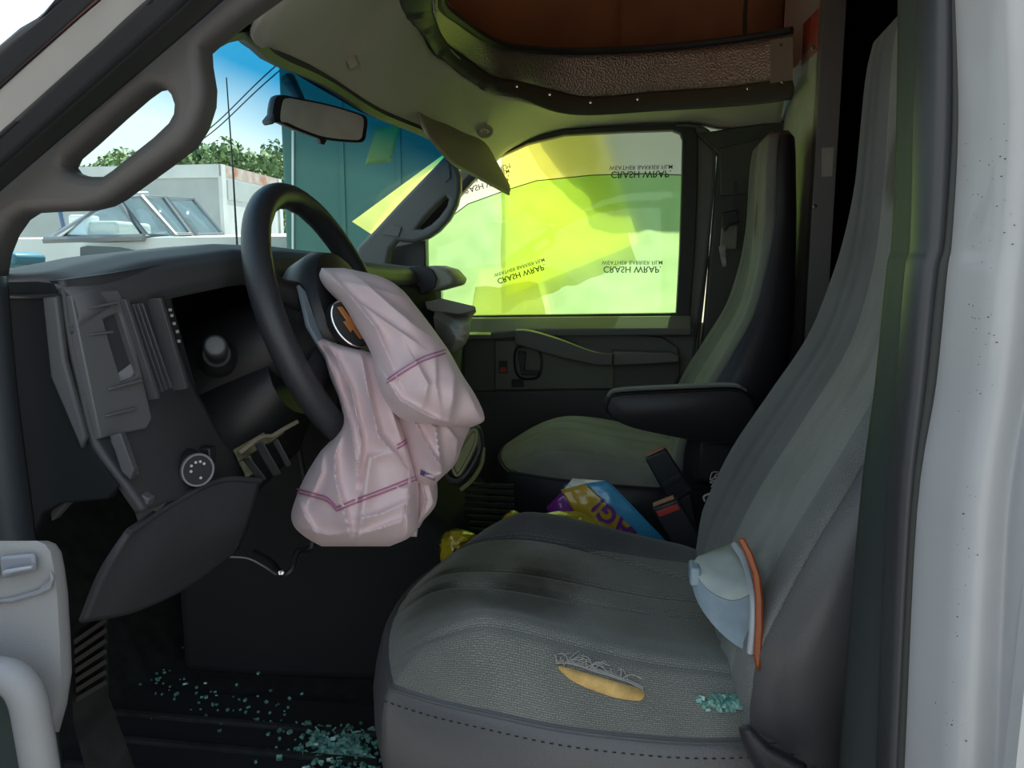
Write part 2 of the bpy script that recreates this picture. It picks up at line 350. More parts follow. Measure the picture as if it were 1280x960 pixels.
# painted roof skin above it, open over the cab where it was cut
def roofs(s, t):
    f = s * (NH - 1); k = int(round(f)); p = OUTS[k].lerp(INNS[k], t); c = V(0, 1.53, 0)
    out = (OUTS[k] - INNS[k]); out.z = 0
    return p + out.normalized() * (.05 * (1 - t)) + V(0, 0, .035 + .03 * sin(pi * t) - .03 * (1 - t))
structure(grid('roof', roofs, NH - 1, 10, PAINT, solid=.004))
def under(s, t):
    f = s * 64; k = int(round(f)); a = NPs[k]; g = INNS[int(round(s * (NH - 1)))]
    return a.lerp(V(g.x, g.y, 2.10), t) + V(0, 0, -.012 * t)
structure(grid('wall_nose_underside', under, 64, 4, PAINT, solid=.01))
# --------------------------------------------------- windscreen (window_1)
HDR = spline([at(255, 45, .70), at(300, 31, .83), at(337, 64, .98), at(403, 95, 1.22), at(469, 137, 1.48), at(528, 162, 1.80), at(572, 188, 2.12), at(575, 196, 2.34)], 6)
HDR = resample(HDR, 25)
BASE = resample(spline([V(-.80, .64, 1.50), V(-.98, .85, 1.48), V(-1.08, 1.2, 1.47), V(-1.11, 1.53, 1.47), V(-1.08, 1.86, 1.47), V(-1.0, 2.15, 1.49), V(-.86, 2.36, 1.53)], 6), 25)
def wind(s, t):
    k = int(round(t * 24)); p = BASE[k].lerp(HDR[k] + V(-.012, 0, .012), s); return p + V(-.03, 0, .03) * sin(pi * s)
GLASS = sheet('windscreen_glass', (0.80, 0.93, 0.90), gloss=.03, band=(0.70, 0.93, (0.03, 0.30, 0.52)))
ws = structure(grid('window_1', wind, 20, 24, GLASS))
fr = MB().tube([p + V(0, 0, -.004) for p in HDR], .011, 6).build('header_seal', RUBBER, ws)
# --------------------------------------------------- near A-pillar: painted edge, rubber seals
def band(name, A, ya, B, yb, m, parent=None, tail=None, thick=.02, bulge=0.0, n=4):
    """strip between two pixel lines, each at its own depth, carried back along the roof rail"""
    a = [at(u, v, ya) for u, v in A]; b = [at(u, v, yb) for u, v in B]
    a.append(V(-.05, ya, a[-1].z + .07)); b.append(V(-.02, yb, b[-1].z + .07))
    a.append(V(.22, ya, a[-1].z + .01)); b.append(V(.22, yb, b[-1].z + .01)); a.append(V(.5, ya, a[-1].z)); b.append(V(.5, yb, b[-1].z))
    a, b = resample(spline(a, 6), 40), resample(spline(b, 6), 40)
    nn = V(-.3, -1, .5).normalized()
    return grid(name, lambda s, t: a[int(round(s * 39))].lerp(b[int(round(s * 39))], t) + nn * bulge * sin(pi * t), 39, 8, m, parent, solid=thick)
wl = structure(band('wall_left_pillar', [(-130, 232), (0, 106), (122, 0), (230, -92)], .575, [(-130, 290), (0, 172), (190, 0), (280, -80)], .60, PAINT, thick=.006, bulge=.006))
b1 = band('outer_seal', [(-130, 180), (0, 64), (77, 0), (180, -90)], .56, [(-130, 234), (0, 109), (123, 0), (232, -92)], .575, RUBBER, wl, thick=.006, bulge=.006)
REDP = mat('bare_primer_line', (0.14, 0.05, 0.035), 0.7)
band('primer_line', [(-130, 230), (0, 104), (118, 0), (226, -92)], .5735, [(-130, 235), (0, 110), (125, 0), (233, -92)], .5735, REDP, wl, thick=.004)
band('door_seal', [(-130, 288), (0, 170), (188, 0), (278, -80)], .60, [(-130, 318), (0, 206), (233, 0), (330, -90)], .615, RUBBER, wl, thick=.008, bulge=.012)
band('inner_seal', [(-130, 316), (0, 204), (230, 0), (327, -90)], .618, [(-130, 350), (0, 232), (275, -2), (372, -90)], .645, RUBBERG, wl, thick=.008)
# hinge pillar below
hp = structure(grid('wall_left_hinge', lambda s, t: cgrid([[at(-60, 330, .60), at(-30, 330, .60), at(-8, 345, .615), at(2, 345, .64)], [at(-60, 500, .6), at(-25, 500, .6), at(5, 500, .615), at(16, 500, .64)], [at(-60, 700, .6), at(-10, 700, .6), at(24, 690, .615), at(40, 685, .64)], [at(-60, 1100, .6), at(30, 1100, .6), at(70, 1100, .615), at(90, 1100, .64)]], s, t), 20, 12, mat('hinge_pillar_seal', (.045, .052, .06), .5), solid=.01))
# --------------------------------------------------- near B-pillar
VS = [-260, -40, 150, 300, 340, 480, 640, 960, 1250]
BX = {'a': [1139, 1141, 1139, 1133, 1126, 1112, 1092, 1066, 1045], 'b': [1154, 1155, 1150, 1146, 1139, 1128, 1115, 1103, 1090], 'c': [1186, 1188, 1190, 1180, 1171, 1156, 1137, 1119, 1105], 'd': [1188, 1190, 1195, 1187, 1181, 1167, 1143, 1127, 1112]}
def col(key, y, du=0): return [at(u + du, v, y) for u, v in zip(BX[key], VS)]
def strip(name, cols, m, parent=None, nv=12, solid=.006):
    cols = [spline(c, 5) for c in cols]; n = len(cols[0]) - 1
    rows = [[c[i] for c in cols] for i in range(n + 1)]
    return grid(name, lambda s, t: cgrid([rows[int(round(s * n))]] * 2, 0, t), n, nv, m, parent, solid=solid)
DIRTY = mat('white_jamb_paint', (0.44, 0.435, 0.44), 0.38, var=0.08, vscale=5, coat=.3)
wb = structure(strip('wall_left_jamb', [col('d', .625, -6), col('d', .615), col('d', .60, 10), col('d', .575, 40), col('d', .56, 62), col('d', .552, 84), col('d', .552, 120), col('d', .53, 150), col('d', .50, 260), col('d', .49, 420)], DIRTY, nv=54))
o = strip('jamb_edge', [col('c', .612, -4), col('c', .606, 3), col('d', .604, 1), col('d', .62, 4)], RUBBERG, wb, 6)
o = strip('door_seal', [col('b', .645, -3), col('b', .63), [a.lerp(b, .5) + V(0, -.010, 0) for a, b in zip(col('b', .615), col('c', .612))], col('c', .615), col('c', .62, 2)], mat('seal_rubber_grey', (.042, .043, .048), .42), wb, 12)
o = strip('inner_trim', [col('a', .70, -14), col('a', .672), col('b', .65, -4), col('b', .645, 2)], mat('dark_pillar_trim', (.03, .038, .036), .6), wb, 8)
# dirt specks and chips on the jamb paint
mb = MB(); R2 = random.Random(5)
for k in range(170):
    v = R2.uniform(150, 940); du = R2.uniform(8, 75) if R2.random() < .75 else R2.uniform(5, 85)
    u = interp(VS, BX['d'], v) + du; y = interp([0, 10, 40, 62, 84], [.615, .60, .575, .56, .552], du) - .0042
    r = R2.uniform(.0002, .0006); p = at(u, v, y)
    mb.box(p, (r * R2.uniform(1, 3.2), .0006, r))
o = mb.build('paint_specks', mat('dirt', (.06, .05, .045), .9), wb); o['kind'] = 'stuff'
o = structure(strip('wall_left_trim', [col('a', .69, -10), [p + V(.2, .03, 0) for p in col('a', .7)], [p + V(.35, .03, 0) for p in col('a', .7)]], BLACK, nv=6))
# --------------------------------------------------- far side: door_1, window_2, pillar
YD = 2.42
win_out = [(533, 300), (560, 262), (590, 228), (622, 197), (660, 180), (705, 169), (780, 165), (840, 163), (850, 167), (853, 175), (852, 230), (849, 320), (845, 391), (700, 393), (535, 395)]
door_out = [(455, 330), (500, 290), (545, 238), (590, 205), (640, 178), (705, 159), (790, 154), (868, 154), (886, 165), (892, 195), (890, 250), (884, 330), (874, 420), (866, 520), (858, 640), (850, 760), (480, 760), (460, 560)]
d1 = structure(plateY('door_1', [door_out, win_out], YD + .03, DOORP, .07, bevel=.008))
fo = plateY('window_seal', [[(526, 302), (552, 258), (582, 222), (615, 190), (655, 174), (703, 162), (780, 158), (846, 156), (868, 160), (872, 172), (872, 230), (868, 320), (862, 398), (700, 398), (527, 401)], win_out], YD - .008, RUBBERG, .02, d1, bevel=.004)
o = MB().tube(spline([at(u, v, YD - .03) for u, v in ((845, 156), (876, 159), (890, 172), (893, 200), (889, 260), (880, 340), (869, 420), (862, 480))], 6), .0045, 8).build('chrome_seal_line', mat('grey_seal_lip', (.075, .078, .08), .7), d1)
# door panel relief
def dp(name, pts, y0, thick, m=DOORP, bevel=.006, parent=d1, n=0): return plateY(name, [pts], y0, m, thick, parent, bevel, n)
sl = MB(); sl.loft([[at(u, v, y) for v, y in ((393.5 + o_, YD + .01), (397 + o_, YD - .03), (412 + o2, YD - .062), (420 + o2, YD - .058), (420 + o2, YD + .01))] for u, o_, o2 in ((534, 1, 8), (620, .5, 4), (660, 0, 0), (864, -1.5, -1))]); sl.build('sill_ledge', DOORP, d1, bevel=.003)
dp('upper_panel', [(470, 425), (620, 421), (645, 408), (700, 410), (780, 414), (830, 422), (848, 434), (850, 470), (838, 490), (470, 490)], YD - .012, .03, mat('door_panel_dark', (.13, .13, .115), .55))
dp('lower_panel', [(470, 488), (620, 488), (840, 484), (838, 640), (470, 640)], YD - .03, .05, mat('door_panel_lower', (.075, .075, .072), .6))
dp('switch_recess', [(618, 425), (690, 425), (768, 440), (768, 486), (618, 488)], YD - .032, .012, mat('door_panel_olive', (.18, .18, .15), .55))
ml_ = MB(); ml_.loft([[at(u, 413, YD - .03), at(u, 418, YD - .10), at(u, 424, YD - .10), at(u, 424, YD - .03)] for u in (520, 614)]); ml_.build('map_pocket_lid', DOORP, d1, bevel=.003)
ph = MB()
a = [at(u, v, YD - .05) for u, v in ((646, 411), (665, 412), (700, 422), (742, 437), (767, 440))]; b = [at(u, v, YD - .05) for u, v in ((646, 430), (668, 437), (705, 447), (742, 455), (765, 456))]
ph.loft([[p, p + V(0, -.05, 0), q + V(0, -.045, .004), q] for p, q in zip(spline(a, 4), spline(b, 4))])
ph.build('pull_handle', DOORP, d1, bevel=.004)
dp('armrest_shelf', [(766, 438), (838, 440), (848, 444), (848, 452), (766, 456)], YD - .05, .06)
MB().tube(spline([at(u, v, YD - .045) for u, v in ((645, 437), (643, 455), (648, 470), (660, 474), (674, 470), (677, 450), (672, 437), (655, 433))], 5, True), .004, 6, True).build('latch_bezel', BLACK, d1)
lv = MB(); lv.prism([at(u, v, YD - .055) for u, v in ((648, 438), (658, 440), (656, 462), (675, 463), (673, 468), (652, 468))], (0, -.014, 0)); lv.build('latch_lever', LEATHER, d1, bevel=.002)
lk = MB(); lk.prism([at(u, v, YD - .04) for u, v in ((624, 451), (634, 451), (634, 466), (624, 466))], (0, -.008, 0)); lk = lk.build('lock_slide', BLACK, d1, bevel=.001)
MB().prism([at(u, v, YD - .049) for u, v in ((625, 459), (633, 459), (633, 465), (625, 465))], (0, -.006, 0)).build('lock_marker', mat('red_lock', (.55, .05, .03), .5), lk)
sw = MB(); sw.prism([at(u, v, YD - .04) for u, v in ((640, 474), (655, 474), (655, 483), (640, 483))], (0, -.012, 0)); sw.build('window_switch', BLACK, d1, bevel=.001)
dp('corner_trim', [(490, 308), (533, 300), (534, 334), (486, 334)], YD - .02, .03, BLACK)
# lowered pane: its curved top edge shows above the film's text
YG = YD + .045
pane = [(520, 300), (545, 285), (585, 255), (632, 238), (670, 226), (740, 219), (800, 217), (860, 219), (858, 400), (520, 400)]
w2 = structure(plateY('window_2', [pane], YG, sheet('green_glass', (.74, .95, .68), gloss=.03), .004))
MB().tube([at(u, v, YG) for u, v in [(545, 285), (585, 255), (632, 238), (670, 226), (740, 219), (800, 217), (858, 219)]], .0016, 6).build('glass_edge', mat('green_glass_edge', (.12, .2, .13), .2), w2)
# far B-pillar
wp = structure(plateY('wall_right_pillar', [[(870, 168), (893, 165), (980, 152), (1000, 152), (1000, 700), (850, 700), (866, 520), (880, 400), (892, 260), (897, 195)]], YD - .01, mat('olive_pillar_trim', (.06, .062, .052), .6), .05, bevel=.006))
o = plateY('pillar_panel', [[(900, 185), (965, 170), (975, 240), (900, 245)]], YD - .04, mat('olive_pillar_panel', (.07, .072, .06), .6), .012, wp, bevel=.004)
o = structure(MB().box((-.4, 2.485, 1.0), (1.8, .012, .76)).box((-.95, 2.46, 1.16), (.75, .03, .78)).build('wall_right_skin', PAINT))
# ================================================================== DASHBOARD
dash = thing('dashboard', 'charcoal dashboard with broken outer vent and dark instrument hood', 'dashboard', (-.6, 1.5, 1.2))
ys = [.657, .70, .78, .95, 1.1, 1.3, 1.6, 1.9, 2.1, 2.25, 2.40]
zt = [1.538, 1.549, 1.563, 1.578, 1.579, 1.573, 1.560, 1.552, 1.548, 1.545, 1.54]
xr = [-.505, -.50, -.497, -.487, -.48, -.48, -.49, -.50, -.51, -.515, -.52]
def top(s, t):
    y = lerp(.657, 2.40, t); z = interp(ys, zt, y); x = interp(ys, xr, y)
    prof = [(-1.10, -.09), (-.95, -.065), (-.75, -.03), (-.60, -.004), (-.535, .0), (-.508, -.008), (-.497, -.018), (-.494, -.034), (-.500, -.046), (-.53, -.05)]
    f = s * (len(prof) - 1); k = min(int(f), len(prof) - 2); q = f - k
    return V(lerp(prof[k][0], prof[k + 1][0], q) + (x + .497) * sstep(-.8, -.55, lerp(prof[k][0], prof[k + 1][0], q)), y, z + lerp(prof[k][1], prof[k + 1][1], q))
grid('top_pad', top, 36, 60, DASH, dash, solid=.006)
# rear face at the driver's door side
FC = [[at(74, 350, .657), at(132, 342, .705), at(202, 330, .80)],
      [at(78, 400, .657), at(143, 395, .71), at(212, 390, .805)],
      [at(95, 480, .657), at(165, 470, .72), at(232, 468, .82)],
      [at(112, 550, .657), at(187, 530, .73), at(252, 510, .84)],
      [at(152, 606, .660), at(215, 575, .75), at(282, 560, .89)],
      [at(176, 640, .665), at(242, 616, .78), at(314, 593, .96)]]
grid('fascia', lambda s, t: cgrid(FC, s, t), 40, 24, DARK, dash, solid=.01)
def fas(u, v, off=0.0):        # a point on the rear face, moved out of it by off
    best = None
    lo = Vector((0, 0, EZ)); d = ray(u, v)
    def f(s, t):
        p = cgrid(FC, s, t) - lo; z = p.dot(_F); return (640 + FPX * p.dot(_R) / z - u, 480 - FPX * p.dot(_U) / z - v)
    s_, t_ = .4, .5
    for _ in range(12):
        a = f(s_, t_); h = 1e-3; b = f(s_ + h, t_); c = f(s_, t_ + h)
        j = ((b[0] - a[0]) / h, (c[0] - a[0]) / h, (b[1] - a[1]) / h, (c[1] - a[1]) / h); D = j[0] * j[3] - j[1] * j[2]
        s_ = min(1, max(0, s_ - (a[0] * j[3] - a[1] * j[1]) / D)); t_ = min(1, max(0, t_ - (a[1] * j[0] - a[0] * j[2]) / D))
    p = cgrid(FC, s_, t_); n = (cgrid(FC, min(s_ + .01, 1), t_) - cgrid(FC, max(s_ - .01, 0), t_)).cross(cgrid(FC, s_, min(t_ + .01, 1)) - cgrid(FC, s_, max(t_ - .01, 0))).normalized()
    if n.x < 0: n = -n
    return p + n * off
def fpoly(name, px, off, depth, m, parent, bevel=.0015, n=0):
    a = [fas(u, v, off) for u, v in px]; b = [fas(u, v, off - depth) for u, v in px]
    mb = MB(); mb.loft([a, b]); return mb.build(name, m, parent, bevel=bevel)
# outer vent: broken bezel in lighter plastic, open duct, louvres
vb = MB()
OUTB = [(78, 368), (134, 362), (142, 376), (178, 526), (172, 538), (115, 552)]
INB = [(119, 400), (136, 391), (140, 400), (161, 466), (158, 472), (141, 479)]
o1 = [fas(u, v, .012) for u, v in OUTB]; i1 = [fas(u, v, .012) for u, v in INB]; i0 = [fas(u, v, -.004) for u, v in INB]; o0 = [fas(u, v, -.004) for u, v in OUTB]
vb.loft([o0, o1, i1, i0], cap=False)
bez = vb.build('vent_bezel', BEZEL, dash, bevel=.002)
fpoly('open_duct', INB, .002, .003, VOID, bez, 0)
for px in ([(92, 385), (131, 377), (132, 380), (93, 388)], [(99, 419), (127, 414), (128, 417), (100, 421)], [(122, 486), (161, 475), (162, 479), (123, 489)], [(118, 520), (156, 510), (157, 513), (119, 523)]):
    fpoly('bezel_rib', px, .017, .008, BEZEL, bez, .0008)
fpoly('broken_edge', [(138, 470), (158, 455), (162, 463), (160, 478), (142, 481)], .006, .012, mat('pale_break', (.28, .28, .30), .5), bez, .001)
fpoly('vent_frame', [(137, 378), (168, 376), (207, 488), (176, 501)], .004, .008, BLACK, dash)
for k in range(4):
    f0, f1 = (k + .5) / 4.3, (k + .75) / 4.3
    q = lambda a, b, f: (lerp(a[0], b[0], f), lerp(a[1], b[1], f))
    tl, tr, br, bl = (141, 382), (165, 380), (202, 486), (178, 496)
    fpoly('louvre', [q(tl, tr, f0), q(tl, tr, f1), q(bl, br, f1), q(bl, br, f0)], .016, .014, mat('louvre_plastic', (.075, .077, .085), .4) if k == 0 else bpy.data.materials['louvre_plastic'], dash, .0006)
for px in ([(136, 375), (140, 375), (180, 500), (176, 502)], [(178, 374), (182, 373), (216, 488), (212, 490)]):
    fpoly('vent_edge', px, .02, .022, DASH, dash, .0008)
swp = fpoly('switch_strip', [(184, 372), (197, 369), (218, 430), (219, 468), (213, 474)], .008, .008, BLACK, dash)
GL = mat('white_print', (.6, .6, .62), .6)
for (u, v) in ((203, 388), (205, 395), (208, 405), (212, 415), (214, 427)):
    fpoly('switch_mark', [(u - 1.2, v - 1.5), (u + 1.6, v - 1.9), (u + 2.2, v + 1.5), (u - .4, v + 2)], .0095, .002, GL, swp, 0)
fpoly('panel_seam', [(191, 560), (193, 535), (196, 535), (194, 560), (196, 620), (193, 622)], .004, .004, BEZEL, dash, .001)
# headlamp knob
kc = fas(233, 584, .002); kn = V(.80, -.60, .05).normalized()
kb = MB().lathe([(0, .021), (.004, .020), (.024, .0185), (.026, .017)], kc, kn, 28).build('headlamp_knob', BLACK, dash)
MB().lathe([(.0235, .0186), (.0268, .0182), (.0268, .0165), (.0262, .016)], kc, kn, 28, True).build('knob_ring', mat('grey_ring', (.32, .32, .34), .3, .5), kb)
ku = kn.orthogonal().normalized(); ku = (V(0, 0, 1) - kn * kn.z).normalized(); kq = ku.cross(kn)
for (a, b) in ((-.007, .006), (-.002, .009), (.003, .009), (.007, .006), (-.008, 0), (.002, -.009)):
    p = kc + kn * .0266 + kq * a + ku * b; MB().lathe([(0, .0016), (.0006, .0016)], p, kn, 8).build('knob_mark', GL, kb)
dim = fas(249, 570, .004); dk = MB().box(dim + V(.004, 0, 0), (.02, .016, .022)).build('dimmer_switch', BLACK, dash, bevel=.002)
for (u, v) in ((244, 556), (262, 569), (250, 563)): fpoly('dimmer_mark', [(u - 3, v - 2), (u + 2, v - 3), (u + 3, v + 1), (u - 2, v + 2)], .0025, .002, GL, dash, 0)
# end of the dash facing the door opening
plateY('end_panel', [[(-90, 352), (75, 351), (79, 400), (96, 480), (113, 550), (152, 606), (140, 622), (80, 628), (60, 640), (40, 690), (-90, 690)]], .662, mat('end_cap_plastic', (.012, .014, .016), .8, spec=.15), .012, dash, .003)
plateY('end_rib', [[(56, 372), (74, 370), (84, 450), (110, 545), (104, 560), (66, 470)]], .652, DASH, .008, dash, .003)
MB().tube([at(-80, 369, .654), at(30, 371, .654), at(75, 370, .654)], .0022, 6).build('end_seam', BLACK, dash)
# recess for the instruments
ir = MB()
ir.hexa([V(-.66, .80, 1.54), V(-.66, 1.34, 1.54), V(-.60, 1.34, 1.30), V(-.60, .80, 1.30)], [V(-.68, .80, 1.54), V(-.68, 1.34, 1.54), V(-.62, 1.34, 1.28), V(-.62, .80, 1.28)])
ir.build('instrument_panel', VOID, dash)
ii = MB(); ii.hexa([at(202, 332, .80), at(212, 390, .805), at(232, 468, .82), at(252, 510, .84)], [V(-.66, .81, 1.54), V(-.66, .81, 1.47), V(-.64, .82, 1.39), V(-.62, .84, 1.3)])
ii = ii.build('instrument_hood_side', BLACK, dash); ii = MB(); ii.hexa([V(-.50, 1.30, 1.53), V(-.50, 1.30, 1.28), V(-.66, 1.30, 1.28), V(-.66, 1.30, 1.53)], [V(-.50, 1.33, 1.53), V(-.50, 1.33, 1.28), V(-.66, 1.33, 1.28), V(-.66, 1.33, 1.53)])
ii.build('instrument_hood_side', BLACK, dash)
hs = MB(); hs.loft([[at(200, 331, .797), at(212, 326, .81), at(216, 352, .815), at(213, 388, .807)], [V(-.53, .83, 1.545), V(-.53, .84, 1.55), V(-.54, .84, 1.51), V(-.53, .83, 1.47)]]); hs.build('hood_cheek', DASH, dash)
# centre and passenger side of the dash
pd = []
for y in (1.32, 1.6, 1.9, 2.0):
    pd.append([V(-.49, y, 1.51), V(-.475, y, 1.44), V(-.47, y, 1.30), V(-.50, y, 1.12), V(-.62, y, 1.05), V(-.75, y, 1.10), V(-.75, y, 1.51)])
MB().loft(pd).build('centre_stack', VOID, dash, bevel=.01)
pe = []
for y in (1.98, 2.2, 2.36): pe.append([V(-.60, y, 1.50), V(-.56, y, 1.43), V(-.50, y, 1.40), V(-.485, y, 1.28), V(-.52, y, 1.10), V(-.75, y, 1.08), V(-.80, y, 1.50)])
MB().loft(pe).build('glovebox_side', DARK, dash, bevel=.008)
MB().box((-.482, 2.18, 1.27), (.012, .30, .16)).build('glovebox_lid', DASH, dash, bevel=.006)
MB().box((-.465, 1.62, 1.36), (.02, .22, .12)).build('radio_face', BLACK, dash, bevel=.004)
# torn lower opening: bracket, ragged foam, wires
br = MB(); br.hexa([at(255, 512, .86), at(392, 515, 1.0), at(380, 545, 1.0), at(300, 590, .97)], [at(255, 512, 1.06), at(392, 515, 1.16), at(380, 545, 1.16), at(300, 590, 1.12)])
OLV = mat('olive_lit_bracket', (.22, .22, .12), .5, .4, var=.4, vscale=60)  # bracket metal tinted olive: greenish light put into the colour
lb = MB(); lb.hexa([at(291, 562, 0.90), at(330, 540, 0.94), at(338, 552, 0.94), at(298, 578, 0.90)], [at(291, 562, 0.92), at(330, 540, 0.96), at(338, 552, 0.96), at(298, 578, 0.92)])
lb.hexa([at(296, 575, 0.91), at(312, 566, 0.92), at(322, 590, 0.92), at(308, 598, 0.91)], [at(296, 575, 0.93), at(312, 566, 0.94), at(322, 590, 0.94), at(308, 598, 0.93)])
lb.hexa([at(330, 548, 0.95), at(352, 536, 0.97), at(356, 541, 0.97), at(334, 556, 0.95)], [at(330, 548, 0.96), at(352, 536, 1.1), at(356, 541, 1.1), at(334, 556, 0.96)])
lb.build('column_bracket', OLV, dash, bevel=.0015)
rb = MB(); rb.tube(spline([at(300, 566, 0.89), at(325, 547, 0.91), at(340, 545, 0.93), at(352, 538, 0.94), at(372, 527, 0.96)], 4), .003, 6); rb.build('torn_edge', mat('raw_edge', (.30, .24, .17), .9), dash)
cb = MB()
for (u, v, u2, v2, wd) in ((303, 575, 325, 603, 9), (318, 556, 341, 596, 11), (340, 552, 358, 585, 7)):
    cb.hexa([at(u, v, .87), at(u + wd, v - 4, .87), at(u2 + wd, v2 - 4, .88), at(u2, v2, .88)], [at(u, v, .89), at(u + wd, v - 4, .89), at(u2 + wd, v2 - 4, .90), at(u2, v2, .90)])
cb.build('cable_connectors', BLACK, dash, bevel=.0015)
lp = MB(); lp.prism([at(376, 514, 1.5), at(390, 511, 1.5), at(393, 530, 1.5), at(388, 541, 1.5), at(382, 530, 1.5)], (0, .02, 0)); lp.build('dash_reinforcement', mat('olive_plastic', (.17, .2, .06), .5), dash, bevel=.002)
# ragged lower edge by the door
rg = MB()
for px in ([(110, 552), (150, 548), (166, 596), (152, 612), (140, 575), (122, 570)], [(62, 640), (80, 618), (90, 607), (96, 612), (82, 632), (64, 652)], [(158, 625), (172, 616), (186, 624), (180, 640), (168, 636)]):
    rg.prism([at(u, v, .672) for u, v in px], (0, .012, 0))
rg.build('torn_lower_edge', BEZEL, dash, bevel=.0015)
bp2 = MB(); bp2.prism([at(u, v, .655) for u, v in ((137, 545), (150, 541), (167, 588), (163, 600), (152, 590))], (0, .008, 0)); bp2.build('broken_clip', DASH, dash, bevel=.001)
# knee panel hanging off the dash
kp = thing('knee_panel', 'loose grey lower dash cover hanging open below the headlamp knob', 'dash panel', tuple(at(220, 690, .75)))
KP = [[at(160, 664, .665), at(215, 628, .73), at(272, 600, .81), at(324, 600, .88)], [at(140, 692, .655), at(203, 672, .71), at(262, 640, .79), at(317, 628, .87)],
      [at(122, 722, .65), at(188, 712, .70), at(252, 680, .775), at(308, 655, .86)], [at(100, 777, .648), at(168, 763, .70), at(238, 730, .78), at(296, 686, .86)]]
grid('panel_shell', lambda s, t: cgrid(KP, s, t), 24, 24, DARK, kp, solid=.006)
MB().tube(spline([p + V(0.002, -.002, 0) for p in KP[0]], 6), .004, 6).build('panel_lip', DARK, kp)
tb = MB(); tb.prism([at(u, v, .70) for u, v in ((168, 640), (186, 628), (205, 630), (196, 640), (180, 655), (172, 652))], (0, .006, 0)); tb.build('mounting_tab', DASH, kp, bevel=.001)
# ================================================================== STEERING
WC = V(-.40, 1.04, 1.476); WD = V(.349, 0, -.937); WN = V(.937, 0, .349); WY = V(0, 1, 0)     # centre, down in the plane, axis, across
def wp_(r, a, n=0.0): return WC + WY * (r * sin(a)) + WD * (r * cos(a)) + WN * n         # a=0 is the bottom
sc_ = thing('steering_column', 'black steering column shroud with a stalk, below the instrument hood', 'steering column', (-.55, 1.04, 1.38))
ax = lambda h: WC + WN * h
sh = []
for h, ry, rz, dz in ((-.30, .085, .075, -.02), (-.22, .088, .08, -.012), (-.13, .082, .074, -.006), (-.07, .07, .062, 0), (-.05, .06, .055, 0)):
    sh.append([ax(h) + V(0, 0, dz) + WY * (ry * sin(2 * pi * k / 24)) + WD * (rz * cos(2 * pi * k / 24)) for k in range(24)])
MB().loft(sh).build('shroud', BLACK, sc_)
lo = []
for h, z0, hw in ((-.34, .19, .10), (-.22, .20, .11), (-.14, .165, .10), (-.085, .11, .075)):
    lo.append([ax(h) + WY * (hw * sin(2 * pi * k / 20)) + WD * (z0 * .5 + z0 * .5 * cos(2 * pi * k / 20)) for k in range(20)])
MB().loft(lo).build('lower_cover', BLACK, sc_)
s0, s1 = ax(-.16) + V(0, -.05, .0), at(269, 432, .865)
sk = MB(); sk.tube([s0, s0.lerp(s1, .5), s1.lerp(s0, .12)], [.016, .013, .012], 16); sk.build('stalk', BLACK, sc_)
d = (s1 - s0).normalized()
MB().lathe([(-.03, .0125), (-.028, .0145), (-.004, .0145), (0, .0125), (.001, .011), (.001, .0005)], s1, d, 24).build('stalk_knob', DARK, sc_)
MB().lathe([(0, .0105), (.0015, .0105), (.002, .009)], s1, d, 20).build('knob_face', BEZEL, sc_)
MB().lathe([(-.035, .022), (-.03, .026), (.0, .024), (.012, .017)], s0.lerp(s1, .45), d, 20).build('stalk_boot', BLACK, sc_)

sw_ = thing('steering_wheel', 'black leather steering wheel with its airbag burst out of the hub', 'steering wheel', tuple(WC))
RR = .184
rim = MB(); rg_ = []
for k in range(96):
    a = 2 * pi * k / 96; c = wp_(RR, a); e = (c - WC).normalized()
    lump = 1 + .05 * (sin(a * 24) if (abs(sin(a * .5 + .2)) > .75) else 0)
    rg_.append([c + e * (.0175 * cos(2 * pi * j / 16) * (lump if cos(2 * pi * j / 16) < 0 else 1)) + WN * (.018 * sin(2 * pi * j / 16)) for j in range(16)])
rim.loft(rg_, wrap=True); rim.build('rim', LEATHER, sw_)
def spoke(a, half, name='spoke'):
    mb = MB(); rings = []
    for r, hw, n0, th_ in ((.05, half * 1.5, .018, .03), (.09, half * 1.25, .008, .026), (.13, half, -.002, .022), (.172, half * 1.1, -.002, .018)):
        c = wp_(r, a, n0); t = (wp_(r, a + .01) - wp_(r, a - .01)).normalized()
        rings.append([c + t * (hw * cos(2 * pi * j / 16)) + WN * (th_ * .5 * sin(2 * pi * j / 16)) for j in range(16)])
    mb.loft(rings); return mb.build(name, BLACK, sw_)
for a in (-1.95, -1.1, 1.95, 1.1): spoke(a, .018)
hub = []
for n_, r in ((-.045, .075), (-.02, .092), (.012, .098), (.030, .090), (.038, .07), (.040, .02)):
    hub.append([wp_(r * (1 + .12 * abs(sin(2 * pi * k / 40)) ** 2), 2 * pi * k / 40, n_) for k in range(40)])
MB().loft(hub).build('hub_cover', BLACK, sw_)
# blue-grey inlay on the near spokes
q = [wp_(r, a, n_) for r, a, n_ in ((.112, -1.93, .014), (.112, -1.55, .014), (.112, -1.2, .014), (.122, -1.1, .012), (.126, -1.55, .010), (.122, -2.0, .012))]
MB().prism(q, WN * .006).build('spoke_inlay', mat('blue_grey_inlay', (.16, .2, .24), .35), sw_, bevel=.0015)
